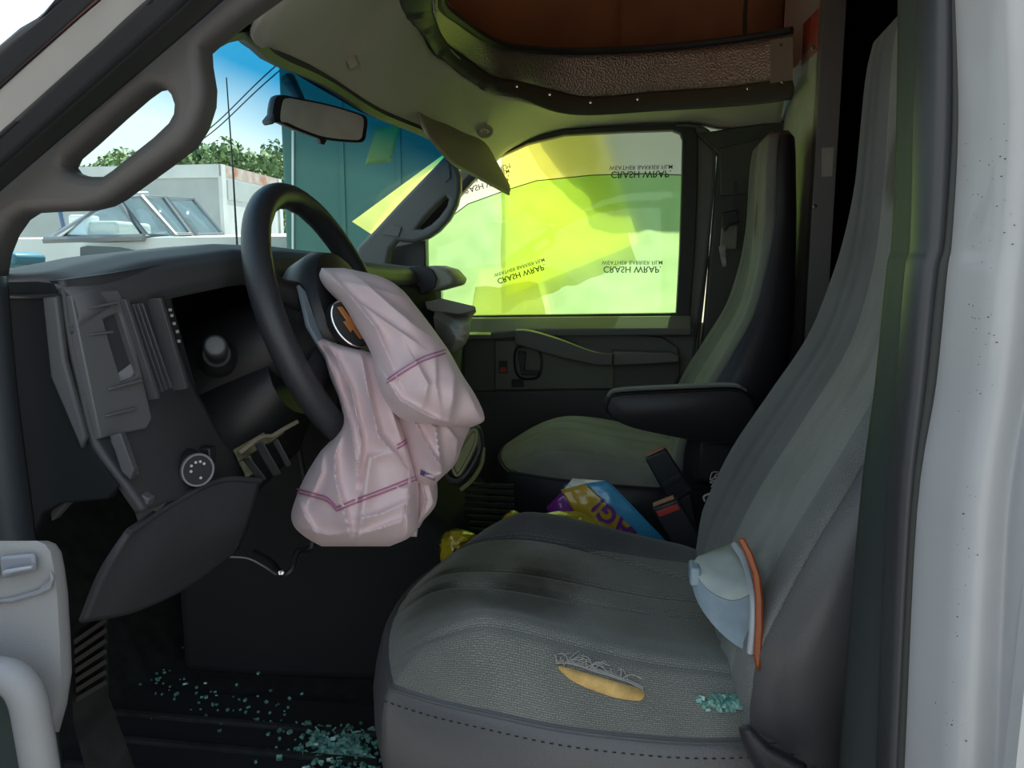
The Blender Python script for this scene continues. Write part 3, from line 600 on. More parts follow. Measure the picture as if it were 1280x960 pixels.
# flap with the gold cross emblem
GOLD = mat('gold_emblem', (.55, .22, .07), .35, .6); 
ec = at(439, 405, .935); en = V(.62, -.75, .22).normalized(); _e = at(458, 431, .94) - at(420, 380, .93); eu = (_e - en * _e.dot(en)).normalized(); eq = eu.cross(en)
fl = MB(); fl.loft([[ec + eu * (.034 * cos(2 * pi * k / 28)) + eq * (.022 * sin(2 * pi * k / 28)) + en * h for k in range(28)] for h in (-.02, -.004, 0)]); fl = fl.build('emblem_badge', BLACK, sw_, bevel=.001)
MB().tube([ec + eu * (.0325 * cos(2 * pi * k / 36)) + eq * (.0205 * sin(2 * pi * k / 36)) + en * .0005 for k in range(36)], .0014, 6, True).build('emblem_ring', CHROME, fl)
def bow(s_, h): # four-armed emblem: wide bar with a raised middle
    pts = [(-.034, -.004), (-.012, -.004), (-.014, -.011), (.010, -.011), (.012, -.004), (.034, -.004), (.030, .005), (.009, .005), (.011, .012), (-.012, .012), (-.010, .005), (-.038, .005)]
    return [ec + eu * (x * s_) + eq * (y * s_ * .95) + en * h for x, y in pts]
MB().prism(bow(.72, .0008), en * .003).build('gold_cross', GOLD, fl, bevel=.0006)
cf = MB(); cf.prism([at(u, v, y) for u, v, y in ((390, 340, .99), (414, 352, .985), (444, 382, .975), (424, 384, .975), (418, 400, .975), (424, 420, .975), (446, 440, .98), (436, 446, .98), (396, 418, .985), (384, 372, .99))], (.006, .010, .003)); cf.build('torn_cover_flap', LEATHER, sw_, bevel=.003)
# ================================================================== AIRBAG (part of the steering wheel)
BAG = bpy.data.materials.new('airbag_cloth'); BAG.use_nodes = True
n = BAG.node_tree; b = n.nodes['Principled BSDF']; b.inputs['Base Color'].default_value = (.64, .48, .49, 1); b.inputs['Roughness'].default_value = .55; b.inputs['Specular IOR Level'].default_value = .35
b.inputs['Sheen Weight'].default_value = .15
t = n.nodes.new('ShaderNodeTexCoord'); x = n.nodes.new('ShaderNodeTexNoise'); x.inputs['Scale'].default_value = 22; x.inputs['Detail'].default_value = 4; x.inputs['Distortion'].default_value = 1.2
bp = n.nodes.new('ShaderNodeBump'); bp.inputs['Strength'].default_value = .18; bp.inputs['Distance'].default_value = .005
n.links.new(t.outputs['Object'], x.inputs['Vector']); n.links.new(x.outputs['Fac'], bp.inputs['Height']); n.links.new(bp.outputs[0], b.inputs['Normal'])
def seg_dist(p, a, b):
    ax, ay = a; bx, by = b; px, py = p; dx, dy = bx - ax, by - ay
    t = max(0, min(1, ((px - ax) * dx + (py - ay) * dy) / (dx * dx + dy * dy + 1e-9)))
    return hypot(px - ax - t * dx, py - ay - t * dy), t
def cross_side(p, a, b): return (b[0] - a[0]) * (p[1] - a[1]) - (b[1] - a[1]) * (p[0] - a[0])
def cloth_lobe(name, rows, y0, folds, parent, bulge=.05, tilt=0.0, back=.05, nu=90, nv=70):
    """a hanging bag of cloth: rows = (v, left u, right u); folds = (polyline, height, width); closed front and back"""
    vs_ = [r[0] for r in rows]; ls = [r[1] for r in rows]; rs = [r[2] for r in rows]
    def sm(arr, v):                    # smooth interpolation
        n_ = len(vs_)
        for k in range(n_ - 1):
            if v <= vs_[k + 1] or k == n_ - 2:
                f = (v - vs_[k]) / (vs_[k + 1] - vs_[k]); f = min(1, max(0, f))
                m0 = (arr[k + 1] - arr[k - 1]) / (vs_[k + 1] - vs_[k - 1]) if k else (arr[1] - arr[0]) / (vs_[1] - vs_[0])
                m1 = (arr[k + 2] - arr[k]) / (vs_[k + 2] - vs_[k]) if k + 2 < n_ else (arr[k + 1] - arr[k]) / (vs_[k + 1] - vs_[k])
                h = vs_[k + 1] - vs_[k]; f2, f3 = f * f, f * f * f
                return arr[k] * (2 * f3 - 3 * f2 + 1) + m0 * h * (f3 - 2 * f2 + f) + arr[k + 1] * (-2 * f3 + 3 * f2) + m1 * h * (f3 - f2)
    def depth(u, v, s, t):
        e = max(0, 1 - (2 * t - 1) ** 2) ** .5; e2 = max(0, 1 - abs(2 * s - 1) ** 6) ** .5
        y = y0(u, v) if callable(y0) else y0
        y -= bulge * e * e2
        for line, h, wd in folds:
            best = 1e9; sd = 0; tt = 0
            for k in range(len(line) - 1):
                dd, q = seg_dist((u, v), line[k], line[k + 1])
                if dd < best: best = dd; sd = cross_side((u, v), line[k], line[k + 1]); tt = (k + q) / (len(line) - 1)
            w1 = wd * 1.25 if sd > 0 else wd * .30         # one steep flank, one long flank
            amp = h * (.25 + .75 * sin(pi * min(1, max(0, tt * .9 + .08))))
            y -= amp * exp(-(best / w1) ** 1.25) * min(1, e * 2.2)
        y -= .003 * noise.noise(Vector((u * .018, v * .018, 3))) * min(1, 2 * e) + .0015 * noise.noise(Vector((u * .06, v * .045, 8))) * min(1, 2 * e)
        return y
    def fn(s, t):
        v = lerp(vs_[0], vs_[-1], s); l, r = sm(ls, v), sm(rs, v); u = lerp(l, r, .5 - .5 * cos(pi * t)); tt = .5 - .5 * cos(pi * t)
        return u, v, tt
    def front(s, t):
        u, v, tt = fn(s, t); return at(u, v, depth(u, v, s, tt))
    mb = MB(); pts = []
    for i in range(nu + 1):
        ring = [front(i / nu, j / nv) for j in range(nv + 1)]
        u, v, tt = 0, 0, 0; s = i / nu; e2 = max(0, 1 - abs(2 * s - 1) ** 4) ** .5
        l_, r_ = ring[0], ring[-1]
        bk = [r_.lerp(l_, k / 8) + V(0, back * e2 * sin(pi * k / 8) + .002, 0) for k in range(1, 8)]
        pts.append(ring + bk)
    mb.loft(pts); o = mb.build(name, BAG, parent, angle=80)
    return o, (lambda u, v: at(u, v, depth(u, v, (v - vs_[0]) / (vs_[-1] - vs_[0]), (u - sm(ls, v)) / (sm(rs, v) - sm(ls, v)))))
main_rows = [(335, 402, 430), (345, 399, 474), (360, 407, 500), (384, 430, 521), (410, 446, 541), (440, 463, 562), (470, 470, 579), (490, 476, 592), (505, 484, 600), (518, 494, 605), (527, 512, 604), (534, 552, 590)]
def y_main(u, v): return .965 - .085 * sstep(340, 500, v) + .03 * sstep(500, 600, u)
mf = [([(410, 340), (440, 372), (470, 410), (492, 460)], .020, 16), ([(452, 350), (486, 380), (520, 408), (545, 425)], .016, 14), ([(455, 382), (478, 400), (520, 428)], .012, 8), ([(430, 352), (470, 360), (505, 372)], .008, 10),
      ([(478, 480), (520, 452), (560, 440)], .008, 8), ([(488, 480), (500, 500), (540, 522), (570, 530)], .014, 10), ([(556, 440), (568, 470), (566, 500), (560, 530)], .016, 16), ([(520, 452), (535, 480), (530, 505)], .012, 12), ([(578, 470), (590, 500), (600, 522)], .008, 9), ([(545, 445), (545, 480), (552, 520)], .008, 7)]
o, surf1 = cloth_lobe('airbag', main_rows, y_main, mf, sw_, bulge=.045, back=.06, nu=110, nv=90)
low_rows = [(420, 391, 398), (431, 396, 426), (445, 404, 476), (470, 412, 490), (500, 424, 500), (530, 428, 507), (550, 414, 511), (565, 400, 514), (600, 379, 521), (625, 369, 522), (645, 364, 522), (660, 369, 521), (673, 384, 510), (683, 402, 487)]
def y_low(u, v): return .955 - .075 * sstep(430, 720, v)
lf = [([(394, 424), (418, 470), (438, 530), (446, 575)], .030, 11), ([(415, 436), (440, 490), (452, 550), (447, 612)], .026, 12), ([(452, 446), (462, 500), (474, 545), (500, 575)], .026, 12), ([(478, 450), (486, 500), (500, 545), (514, 580)], .020, 10),
      ([(430, 535), (418, 570), (420, 600), (430, 634)], .020, 14), ([(404, 566), (402, 590), (388, 622)], .014, 10), ([(440, 720), (462, 572), (484, 566)], .014, 9), ([(430, 634), (436, 655), (438, 678)], .012, 12),
      ([(442, 650), (478, 641), (518, 622)], .010, 8), ([(448, 668), (480, 658), (512, 646)], .008, 7), ([(384, 660), (410, 668), (440, 664)], .008, 9), ([(372, 622), (382, 645), (398, 672)], .010, 9), ([(505, 720), (510, 610), (500, 670)], .010, 9)]
o, surf2 = cloth_lobe('airbag_fold', low_rows, y_low, lf, sw_, bulge=.055, back=.08, nu=130, nv=90)
mid_rows = [(488, 474, 510), (502, 480, 548), (516, 488, 582), (530, 496, 589), (545, 500, 583), (560, 504, 577), (575, 508, 572), (586, 512, 564), (598, 515, 551), (608, 519, 541)]
o, surf3 = cloth_lobe('airbag_side', mid_rows, lambda u, v: .93 + .02 * sstep(540, 590, u), [([(498, 505), (520, 530), (540, 565), (556, 590)], .022, 9), ([(510, 500), (545, 535), (570, 720)], .022, 9), ([(500, 530), (520, 720), (530, 598)], .02, 9), ([(522, 592), (540, 596), (562, 588)], .010, 6), ([(560, 535), (572, 550), (570, 575)], .012, 7)], sw_, bulge=.045, back=.06, nu=80, nv=60)
side_rows = [(596, 518, 548), (606, 518, 545), (618, 518, 545), (630, 518, 545), (640, 519, 539), (652, 520, 528), (660, 521, 524)]
o, surf4 = cloth_lobe('airbag_corner', side_rows, lambda u, v: .935, [([(526, 600), (532, 625), (524, 652)], .010, 6), ([(536, 606), (542, 628), (530, 650)], .008, 5)], sw_, bulge=.03, back=.05, nu=50, nv=36)
tail_rows = [(600, 500, 523), (620, 494, 524), (650, 487, 523), (664, 488, 522), (671, 506, 521)]
o, surf5 = cloth_lobe('airbag_tail', tail_rows, lambda u, v: .905, [([(504, 610), (508, 640), (506, 668)], .008, 6)], sw_, bulge=.02, back=.03, nu=40, nv=24)
STI = mat('pink_stitching', (.42, .15, .26), .8)
mb = MB()
for sf, ln in ((surf2, [(372, 611), (395, 617), (410, 622), (422, 634)]), (surf2, [(423, 633), (450, 622), (480, 611), (520, 595)]), (surf1, [(484, 474), (505, 460), (530, 446), (557, 437)]), (surf2, [(497, 556), (508, 549), (519, 538)])):
    for dv in (0, 4.5):
        pts = spline([Vector((u, v + dv, 0)) for u, v in ln], 8)
        mb.tube([sf(p.x, p.y) + V(0, -.0012, 0) for p in pts], .0011, 5)
s = mb.build('seam_stitching', STI, sw_); s['label'] = 'double row of pink stitching'; s['kind'] = 'stuff'
mb = MB(); R3 = random.Random(2)
for k in range(9):
    u, v = 526 + k * 2.1, 590 + k * .9
    mb.prism([surf3(u + a, v + b_) + V(0, -.0015, 0) for a, b_ in ((0, -3), (1.1, -3.4), (.4 + R3.random(), 3), (-.8, 3.4))], (0, .0008, 0))
s = mb.build('printed_code', mat('purple_print', (.12, .09, .2), .8), sw_); s['kind'] = 'stuff'
# ================================================================== SEATS
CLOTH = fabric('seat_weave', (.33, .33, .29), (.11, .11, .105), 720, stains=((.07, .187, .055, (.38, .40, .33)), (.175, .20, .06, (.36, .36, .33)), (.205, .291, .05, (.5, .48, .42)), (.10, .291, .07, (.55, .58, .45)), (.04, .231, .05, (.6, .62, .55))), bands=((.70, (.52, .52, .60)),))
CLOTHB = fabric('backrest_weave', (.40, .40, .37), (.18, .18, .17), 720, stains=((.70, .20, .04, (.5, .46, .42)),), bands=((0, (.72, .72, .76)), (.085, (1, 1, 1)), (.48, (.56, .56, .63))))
CLOTHD = fabric('seat_weave_dark', (.135, .135, .14), (.045, .045, .05), 720)
CLOTHP = fabric('lit_unstained_weave', (.52, .52, .44), (.22, .22, .20), 720)  # unstained copy of the weave, brightened to put window light into its colour
STITCH = mat('seat_thread', (.012, .012, .016), .8)
def squircle(a, b, px):        # square -> rounded square
    k = 1 - px * .5
    return a * sqrt(1 - b * b * (1 - k)), b * sqrt(1 - a * a * (1 - k))
def make_seat(root, oy, seams, cloth, backcloth, ox=0.0, oz=0.0, stitched=True, bol=1.0):
    """cushion y 0..0.52 from the driver's side; x -0.27..0.22"""
    HX, HY = .272, .268; CX, CY = -.020, .26
    def zs(x, y):                      # height of the piping
        return 1.062 - .018 * sstep(-.27, .2, x) + .0 * y
    def cush(s, t):
        a, b_ = 2 * s - 1, 2 * (.45 * t + .55 * (.5 - .5 * cos(pi * t))) - 1
        p, q = squircle(a, b_, .55)
        x = CX + HX * p - .02 * (1 - q * q) * max(0, -p); y = CY + HY * q
        edge = 1 - max(abs(a), abs(b_)) ; dome = 1 - (1 - min(1, edge / .30)) ** 2.6 if bol > .9 else ((1 - abs(a) ** 3) * (1 - abs(b_) ** 3)) ** .6
        fwd = min(1, (s) / .34); roll = 1 - (1 - fwd) ** 2.0
        prof = (1.55 - .55 * bol) * lerp(.066, .046, sstep(.1, .7, s)) - .020 * sstep(.75, 1, s)
        z = zs(x, y) + prof * dome * (.40 + .60 * roll)
        z += .026 * bol * (exp(-((abs(b_) - .74) / .17) ** 2)) * dome * sstep(.06, .26, s) * (1 - (.85 if b_ > 0 else .5) * sstep(.35, .9, s))             # bolsters
        for sv, dp_ in seams:
            z -= dp_ * exp(-((t - sv + (.13 * sstep(.35, 1, s) if sv > .7 else 0)) / .009) ** 2) * dome
        z += .0025 * noise.noise(Vector((x * 9 + oy, y * 9, 1)))
        return V(x + ox, y + oy, z + oz)
    grid('cushion', cush, 84, 110, cloth, root, uvs=lambda s, t: (s * .52, t * .52))
    edge = []
    N = 160
    for k in range(N):
        f = k / N * 4; g = f % 1; sd = int(f)
        st = ((g, 0), (1, g), (1 - g, 1), (0, 1 - g))[sd]; edge.append(cush(*st))
    def off(p, d, dz):
        c = V(CX + ox, CY + oy, 0); e = V(p.x, p.y, 0) - c; e = V(e.x / HX ** 2, e.y / HY ** 2, 0).normalized(); return p + e * d + V(0, 0, dz)
    rings = []
    for d_, dz in ((-.012, .006), (.001, .002), (.009, -.008), (.016, -.035), (.017, -.08), (.008, -.14), (-.012, -.20), (-.03, -.23)):
        rings.append([off(p, d_ + (.0045 * noise.noise(Vector((p.x * 16, p.y * 16, dz * 10 + oy))) if -.19 < dz < -.02 else 0), dz) for p in edge])
    MB().loft(rings, cap=False).build('cushion_side', LEATHER if not stitched else VINYL, root, angle=80)
    MB().tube([off(p, .003, -.001) for p in edge], .0022, 6, True).build('piping', VINYL if stitched else LEATHER, root)
    if stitched:
        mb = MB(); q = resample([off(p, .0115, -.013) for p in edge[:60]] , 150)
        for k in range(0, 148, 2): mb.box((q[k] + q[k + 1]) / 2, ((q[k + 1] - q[k]).length * .85, .0009, .0009), Matrix.Rotation(-atan2((q[k + 1] - q[k]).y, (q[k + 1] - q[k]).x) * -1, 3, 'Z'))
        s_ = mb.build('stitching', STITCH, root); s_['kind'] = 'stuff'
    MB().box((CX + .02 + ox, CY + oy, .855 + oz * .5), (.40, .42, .17)).build('pedestal', BLACK, root, bevel=.01)
    # backrest: rings up its height; a curved front face and padded sides
    H = [-.07, 0, .05, .10, .20, .30, .40, .50, .60, .70, .78, .82, .83]
    XF = [.178, .150, .158, .172, .212, .265, .315, .338, .344, .344, .345, .352, .365]
    TH_ = [.11, .15, .17, .175, .165, .130, .085, .062, .056, .052, .047, .036, .02]
    HWd = [.235, .248, .255, .262, .262, .246, .222, .194, .170, .154, .142, .122, .07]
    hs = [-.07 + k / 40 * .90 for k in range(41)]
    def ring(h, part, nseg):
        xf, th_, hw = (interp2(H, a, h) for a in (XF, TH_, HWd)); z = 1.062 + h * .97 + oz; out = []
        for k in range(nseg + 1):
            f = k / nseg
            if part == 'front':
                b_ = 2 * f - 1; x = xf - .022 - .016 * (abs(b_) ** 3) * sstep(.0, .10, h) * (1 - sstep(.45, .65, h)) + .022 * abs(b_) ** 8
                for sv, dp_ in ((.25, .004), (.36, .003), (.64, .003), (.75, .004)):
                    x += dp_ * exp(-((f - sv) / .014) ** 2)
                y = CY + hw * .97 * (b_ * (1 + .0 * b_))
            else:
                a = f * pi; c_, s2 = cos(a), sin(a)
                eo = -.016 * sstep(.0, .10, h) * (1 - sstep(.45, .65, h)); y = CY - hw * (abs(c_) ** .45) * (1 if c_ > 0 else -1); x = xf + eo * (1 - s2) ** 2 + th_ * (s2 ** .55 if s2 > 0 else 0)
                y -= .0 ; y = y if k not in (0, nseg) else CY - hw * .97 * (1 if k == 0 else -1)
            out.append(V(x + ox, y + oy, z))
        return out
    def bk(part, nseg, m, name, solid=.004, uv=None):
        R_ = [ring(h, part, nseg) for h in hs]
        return grid(name, lambda s, t: R_[int(round(s * 40))][int(round(t * nseg))], 40, nseg, m, root, solid=solid, uvs=lambda s, t: (s * .90, (t - .5) * .52 + .26))
    bk('front', 48, backcloth, 'backrest'); bk('side', 36, LEATHER if not stitched else VINYL, 'backrest_side')
    for fr_ in (0, 1):
        pts = [ring(h, 'front', 48)[-1 if fr_ else 0] + V(.002, 0, 0) for h in hs]
        MB().tube(pts, .0024, 6).build('piping', VINYL if stitched else LEATHER, root)
        if stitched and not fr_:
            mb = MB(); q = resample([p + V(.012, .0005, 0) for p in pts[:30]], 130)
            for k in range(0, 128, 2): mb.tube([q[k], q[k + 1]], .0011, 4)
            s_ = mb.build('stitching', STITCH, root); s_['kind'] = 'stuff'
    return cush, ring
def interp2(xs, ys_, x):
    n_ = len(xs)
    for k in range(n_ - 1):
        if x <= xs[k + 1] or k == n_ - 2:
            f = (x - xs[k]) / (xs[k + 1] - xs[k]); h = xs[k + 1] - xs[k]
            m0 = (ys_[k + 1] - ys_[k - 1]) / (xs[k + 1] - xs[k - 1]) if k else (ys_[1] - ys_[0]) / (xs[1] - xs[0])
            m1 = (ys_[k + 2] - ys_[k]) / (xs[k + 2] - xs[k]) if k + 2 < n_ else (ys_[k + 1] - ys_[k]) / h
            f2, f3 = f * f, f ** 3
            return ys_[k] * (2 * f3 - 3 * f2 + 1) + m0 * h * (f3 - 2 * f2 + f) + ys_[k + 1] * (3 * f2 - 2 * f3) + m1 * h * (f3 - f2)
ds = thing('bucket_chair', 'worn grey cloth driver seat with a torn, stained cushion and vinyl sides', 'seat', (0, 1.04, .77))
cushD, ringD = make_seat(ds, .78, ((.155, .004), (.42, .008), (.507, .008), (.705, .012)), CLOTH, CLOTHB)
# darker cloth on the far bolster is the same weave; tear in the near bolster with foam and loose threads
FOAM = mat('yellow_foam', (.62, .40, .14), .95, var=.2, vscale=60, bump=.5, bscale=300)
def cush_px(fn, u, v):                 # the cushion point seen at a pixel
    s_, t_ = .5, .3
    def f(s, t):
        p = fn(s, t) - V(0, 0, EZ); z = p.dot(_F); return (640 + FPX * p.dot(_R) / z - u, 480 - FPX * p.dot(_U) / z - v)
    for _ in range(20):
        a = f(s_, t_); h = 2e-3; b_ = f(s_ + h, t_); c = f(s_, t_ + h)
        j = ((b_[0] - a[0]) / h, (c[0] - a[0]) / h, (b_[1] - a[1]) / h, (c[1] - a[1]) / h); D = j[0] * j[3] - j[1] * j[2] or 1e-6
        s_ = min(.98, max(.02, s_ - .7 * (a[0] * j[3] - a[1] * j[1]) / D)); t_ = min(.98, max(.02, t_ - .7 * (a[1] * j[0] - a[0] * j[2]) / D))
    return fn(s_, t_)
edge_px = [(697, 836), (712, 838), (740, 846), (770, 855), (803, 866), (801, 878), (775, 876), (745, 867), (714, 853)]
mb = MB(); pts = [cush_px(cushD, u, v) + V(0, 0, .0025) for u, v in edge_px]; c = sum(pts, Vector()) / len(pts) + V(0, 0, .001)
pts = spline(pts, 4, True); mb.add([c] + pts, [(0, i + 1, (i + 1) % len(pts) + 1) for i in range(len(pts))]); o = mb.build('exposed_foam', FOAM, ds, solid=.002); o['label'] = 'yellow foam showing in the tear'
up = spline([cush_px(cushD, u, v) + V(0, 0, .004) for u, v in [(695, 834), (715, 834), (742, 842), (770, 851), (804, 866)]], 6)
THR = mat('loose_thread', (.34, .33, .31), .9)
mb = MB(); R4 = random.Random(9)
for k in range(26):
    q = R4.random() * .9; i = int(q * (len(up) - 1)); p = up[i]; d_ = V(R4.uniform(-.02, .03), R4.uniform(-.004, .022), R4.uniform(.002, .014))
    mb.tube(spline([p, p + d_ * .5 + V(0, 0, .004), p + d_ + V(R4.uniform(-.006, .006), 0, -.003)], 4), .0006, 4)
for k in range(8): mb.tube([p + V(0, k * .0009, .0006 * (k % 3)) + V(0, 0, .002 * noise.noise(p * 60 + V(k, 0, 0))) for p in up], .0007, 4)
o = mb.build('frayed_threads', THR, ds); o['kind'] = 'stuff'
# frayed far edge of the backrest
mb = MB()
for k in range(22):
    p = at(896 + R4.uniform(-2, 9), 590 + k * 1.8, 1.262); mb.tube(spline([p, p + V(R4.uniform(-.012, -.002), -.004, R4.uniform(-.006, .004)), p + V(R4.uniform(-.016, .002), -.006, R4.uniform(-.014, .0))], 3), .0009, 4)
p = at(897, 620, 1.262); mb.tube(spline([p, p + V(-.012, 0, .003), p + V(-.022, 0, -.002), p + V(-.02, 0, -.010)], 5), .0018, 5)
o = mb.build('frayed_edge', THR, ds); o['kind'] = 'stuff'
# hinge cover at the foot of the backrest
hc = MB(); hc.loft([[at(u, v, y) for u, v in px] for px, y in (([(922, 908), (936, 904), (962, 930), (1010, 955), (1000, 990), (950, 975), (928, 930)], .762), ([(926, 912), (936, 907), (960, 932), (1008, 957), (1000, 985), (952, 970), (930, 928)], .735), ([(934, 918), (938, 914), (960, 938), (1000, 960), (996, 978), (955, 960), (938, 930)], .728))])
hc.build('hinge_cover', LEATHER, ds, bevel=.003)
MB().tube(spline([at(1085, 840, .80), at(1078, 870, .78), at(1070, 910, .77), at(1064, 965, .76)], 5), .0022, 6).build('trim_cord', mat('olive_cord', (.13, .13, .10), .8), ds)
ps = thing('bucket_chair', 'grey cloth passenger seat with a padded armrest, by the covered window', 'seat', (0, 2.01, .77))
cushP, ringP = make_seat(ps, 1.75, ((.16, .004), (.40, .005), (.55, .005), (.72, .005)), CLOTHP, CLOTHB, ox=.002, oz=.0, stitched=False, bol=.25)
ar = []
prof = [(757, 500), (770, 492), (850, 488), (915, 486), (938, 494), (945, 512), (940, 535), (925, 550), (900, 555), (850, 547), (790, 534), (764, 522), (755, 512)]
P0 = spline([at(u, v, 1.70) for u, v in prof], 5, True); cA = sum(P0, Vector()) / len(P0)
for y, k in ((1.756, .93), (1.752, .985), (1.745, 1), (1.705, 1), (1.698, .985), (1.694, .93)):
    ar.append([cA + (p - cA) * k + V(0, y - 1.70, 0) for p in P0])
MB().loft(ar).build('armrest', LEATHER, ps, angle=60)
MB().tube([cA + (p - cA) * .955 + V(0, -.0065, 0) for p in P0], .0018, 5, True).build('armrest_stitching', STITCH, ps)
tp = []
PT = [at(u, v, 1.70) for u, v in ((760, 495), (775, 489), (850, 485), (915, 483), (934, 489))]
MB().loft([[p + V(0, .002, -.002), p + V(0, .004, .002), p + V(0, .046, .002), p + V(0, .052, -.002)] for p in spline(PT, 5)]).build('armrest_top', CLOTHB, ps, angle=60)
MB().box(at(905, 575, 1.74), (.13, .03, .11)).build('armrest_bracket', LEATHER, ps, bevel=.02, seg=3)

MB().tube([ringP(.38, 'side', 36)[k] + V(0, -.0008, 0) for k in (1, 2, 3, 4, 5, 6, 7, 8)], .0014, 5).build('side_seam', STITCH, ps)
# ================================================================== ROOF OPENING
GP_L = [(500, -40), (500, 5), (532, 47), (560, 86), (610, 114), (647, 122), (695, 140), (740, 144), (820, 139), (900, 134), (955, 129), (988, 124)]
GP_U = [(545, -40), (540, 0), (547, 32), (570, 62), (617, 97), (647, 102), (687, 112), (737, 122), (820, 115), (900, 110), (955, 103), (990, 98)]
GY = [1.18, 1.26, 1.48, 1.72, 1.92, 2.02, 2.10, 2.14, 2.17, 2.14, 2.10, 2.06]
gs = thing('roof_gasket', 'black rubber edge flap screwed around the cut roof opening', 'rubber trim', (0, 2.1, 1.98))
GL_, GU_ = [at(u, v, y - .02) for (u, v), y in zip(GP_L, GY)], [at(u, v, y + .01) for (u, v), y in zip(GP_U, GY)]
near_l = [V(.49, 1.03, 1.985), V(.1, 1.03, 1.985), V(-.11, 1.06, 1.98), V(-.25, 1.11, 1.97)]
GLs, GUs = resample(spline(near_l + GL_, 8), 121), resample(spline([p + V(0, -.005, .05) for p in near_l] + GU_, 8), 121)
def gask(s, t):
    k = int(round(s * 120)); p = GLs[k].lerp(GUs[k], t); m = sin(pi * t)
    cr_ = 1 if 44 < k < 78 else .15
    d_ = V(.004, -.008, -.004) * m + V(0, -.020, -.008) * cr_ * (abs(sin(k * .55 + 1.2 * sin(k * .9))) ** 3) * (.3 + m)
    return p + d_
grid('rubber_flap', gask, 120, 8, mat('flap_rubber', (.075, .09, .06), .6, bump=.3, bscale=200), gs, solid=.006)  # green light from the film window is mixed into the rubber colour
for (u, v) in ((646, 108), (687, 118), (738, 128), (797, 124), (935, 111), (978, 103)):
    y = interp([646, 738, 797, 978], [2.0, 2.11, 2.14, 2.04], u)
    MB().lathe([(-.012, .004), (0, .0042), (.0015, .003), (.002, .0005)], at(u, v, y - .018), (0, -1, -.1), 10).build('screw', CHROME, gs)
TP = [(553, -40), (550, 2), (576, 26), (607, 47), (640, 59), (700, 64), (760, 63), (820, 60), (900, 52), (955, 44), (990, 38)]
TY = [1.2, 1.30, 1.56, 1.80, 1.96, 2.10, 2.15, 2.18, 2.17, 2.13, 2.09]
lipT = [at(u, v, y + .02) for (u, v), y in zip(TP, TY)]
nearT = [p + V(0, -.01, .14) for p in near_l]
LT, LB = resample(spline(nearT + lipT, 8), 81), resample(spline([p + V(0, 0, -.0) for p in near_l] + [p + V(0, .02, -.004) for p in GU_], 8), 81)
HAM = bpy.data.materials.new('hammered_metal'); HAM.use_nodes = True; n = HAM.node_tree; b = n.nodes['Principled BSDF']
b.inputs['Base Color'].default_value = (.50, .43, .36, 1); b.inputs['Metallic'].default_value = .8; b.inputs['Roughness'].default_value = .38
t = n.nodes.new('ShaderNodeTexCoord'); vo = n.nodes.new('ShaderNodeTexVoronoi'); vo.inputs['Scale'].default_value = 210; bp = n.nodes.new('ShaderNodeBump'); bp.inputs['Strength'].default_value = .9; bp.inputs['Distance'].default_value = .003
n.links.new(t.outputs['Object'], vo.inputs['Vector']); n.links.new(vo.outputs['Distance'], bp.inputs['Height']); n.links.new(bp.outputs[0], b.inputs['Normal'])
lw = thing('roof_opening_liner', 'dull hammered metal lining of the roof opening with a black top edge', 'metal liner', (0, 2.15, 2.08))
grid('metal_lining', lambda s, t: LB[int(round(s * 80))].lerp(LT[int(round(s * 80))], t), 80, 4, HAM, lw, solid=.003)
MB().tube(LT, .010, 8).build('edge_bead', RUBBERG, lw)
o = plateY('corner_plate', [[(963, 50), (991, 46), (991, 100), (963, 104)]], 2.055, mat('tan_plate', (.36, .29, .21), .5), .003, lw); 
MB().lathe([(0, .004), (.002, .002)], at(976, 56, 2.052), (0, -1, 0), 8).build('rivet', STEEL, lw)
cbk = MB().tube([at(931, 42, 2.12), at(931, 20, 2.14), at(934, -20, 2.2), at(936, -60, 2.3)], .005, 6).build('hanging_cable', RUBBERG)
tag(cbk, 'black cable hanging down onto the metal lining of the roof opening', 'cable')
# red warning sticker on the bulkhead and a paper tab on its edge
st = MB(); st.add([atX(u, v, .4535) for u, v in ((1004, 30), (1023, 10), (1022, 62), (1002, 82))], [(0, 1, 2, 3)])
tag(st.build('warning_sticker', mat('red_sticker', (.45, .07, .04), .6, col2=(.5, .12, .08), vscale=30), solid=.0006), 'red sticker high on the white bulkhead panel', 'sticker')
nt_ = MB(); nt_.hexa([at(1027, 185, 1.95), at(1042, 184, 1.95), at(1041, 203, 1.95), at(1027, 221, 1.95)], [at(1027, 185, 1.9515), at(1042, 184, 1.9515), at(1041, 203, 1.9515), at(1027, 221, 1.9515)])
nt_.hexa([at(1027, 203, 1.949), at(1041, 203, 1.949), at(1040, 220, 1.949), at(1027, 221, 1.949)], [at(1027, 203, 1.9495), at(1041, 203, 1.9495), at(1040, 220, 1.9495), at(1027, 221, 1.9495)])
tag(nt_.build('paper_tab', mat('pale_paper', (.6, .6, .55), .8)), 'small white paper tab stuck to the aluminium bulkhead edge', 'paper')
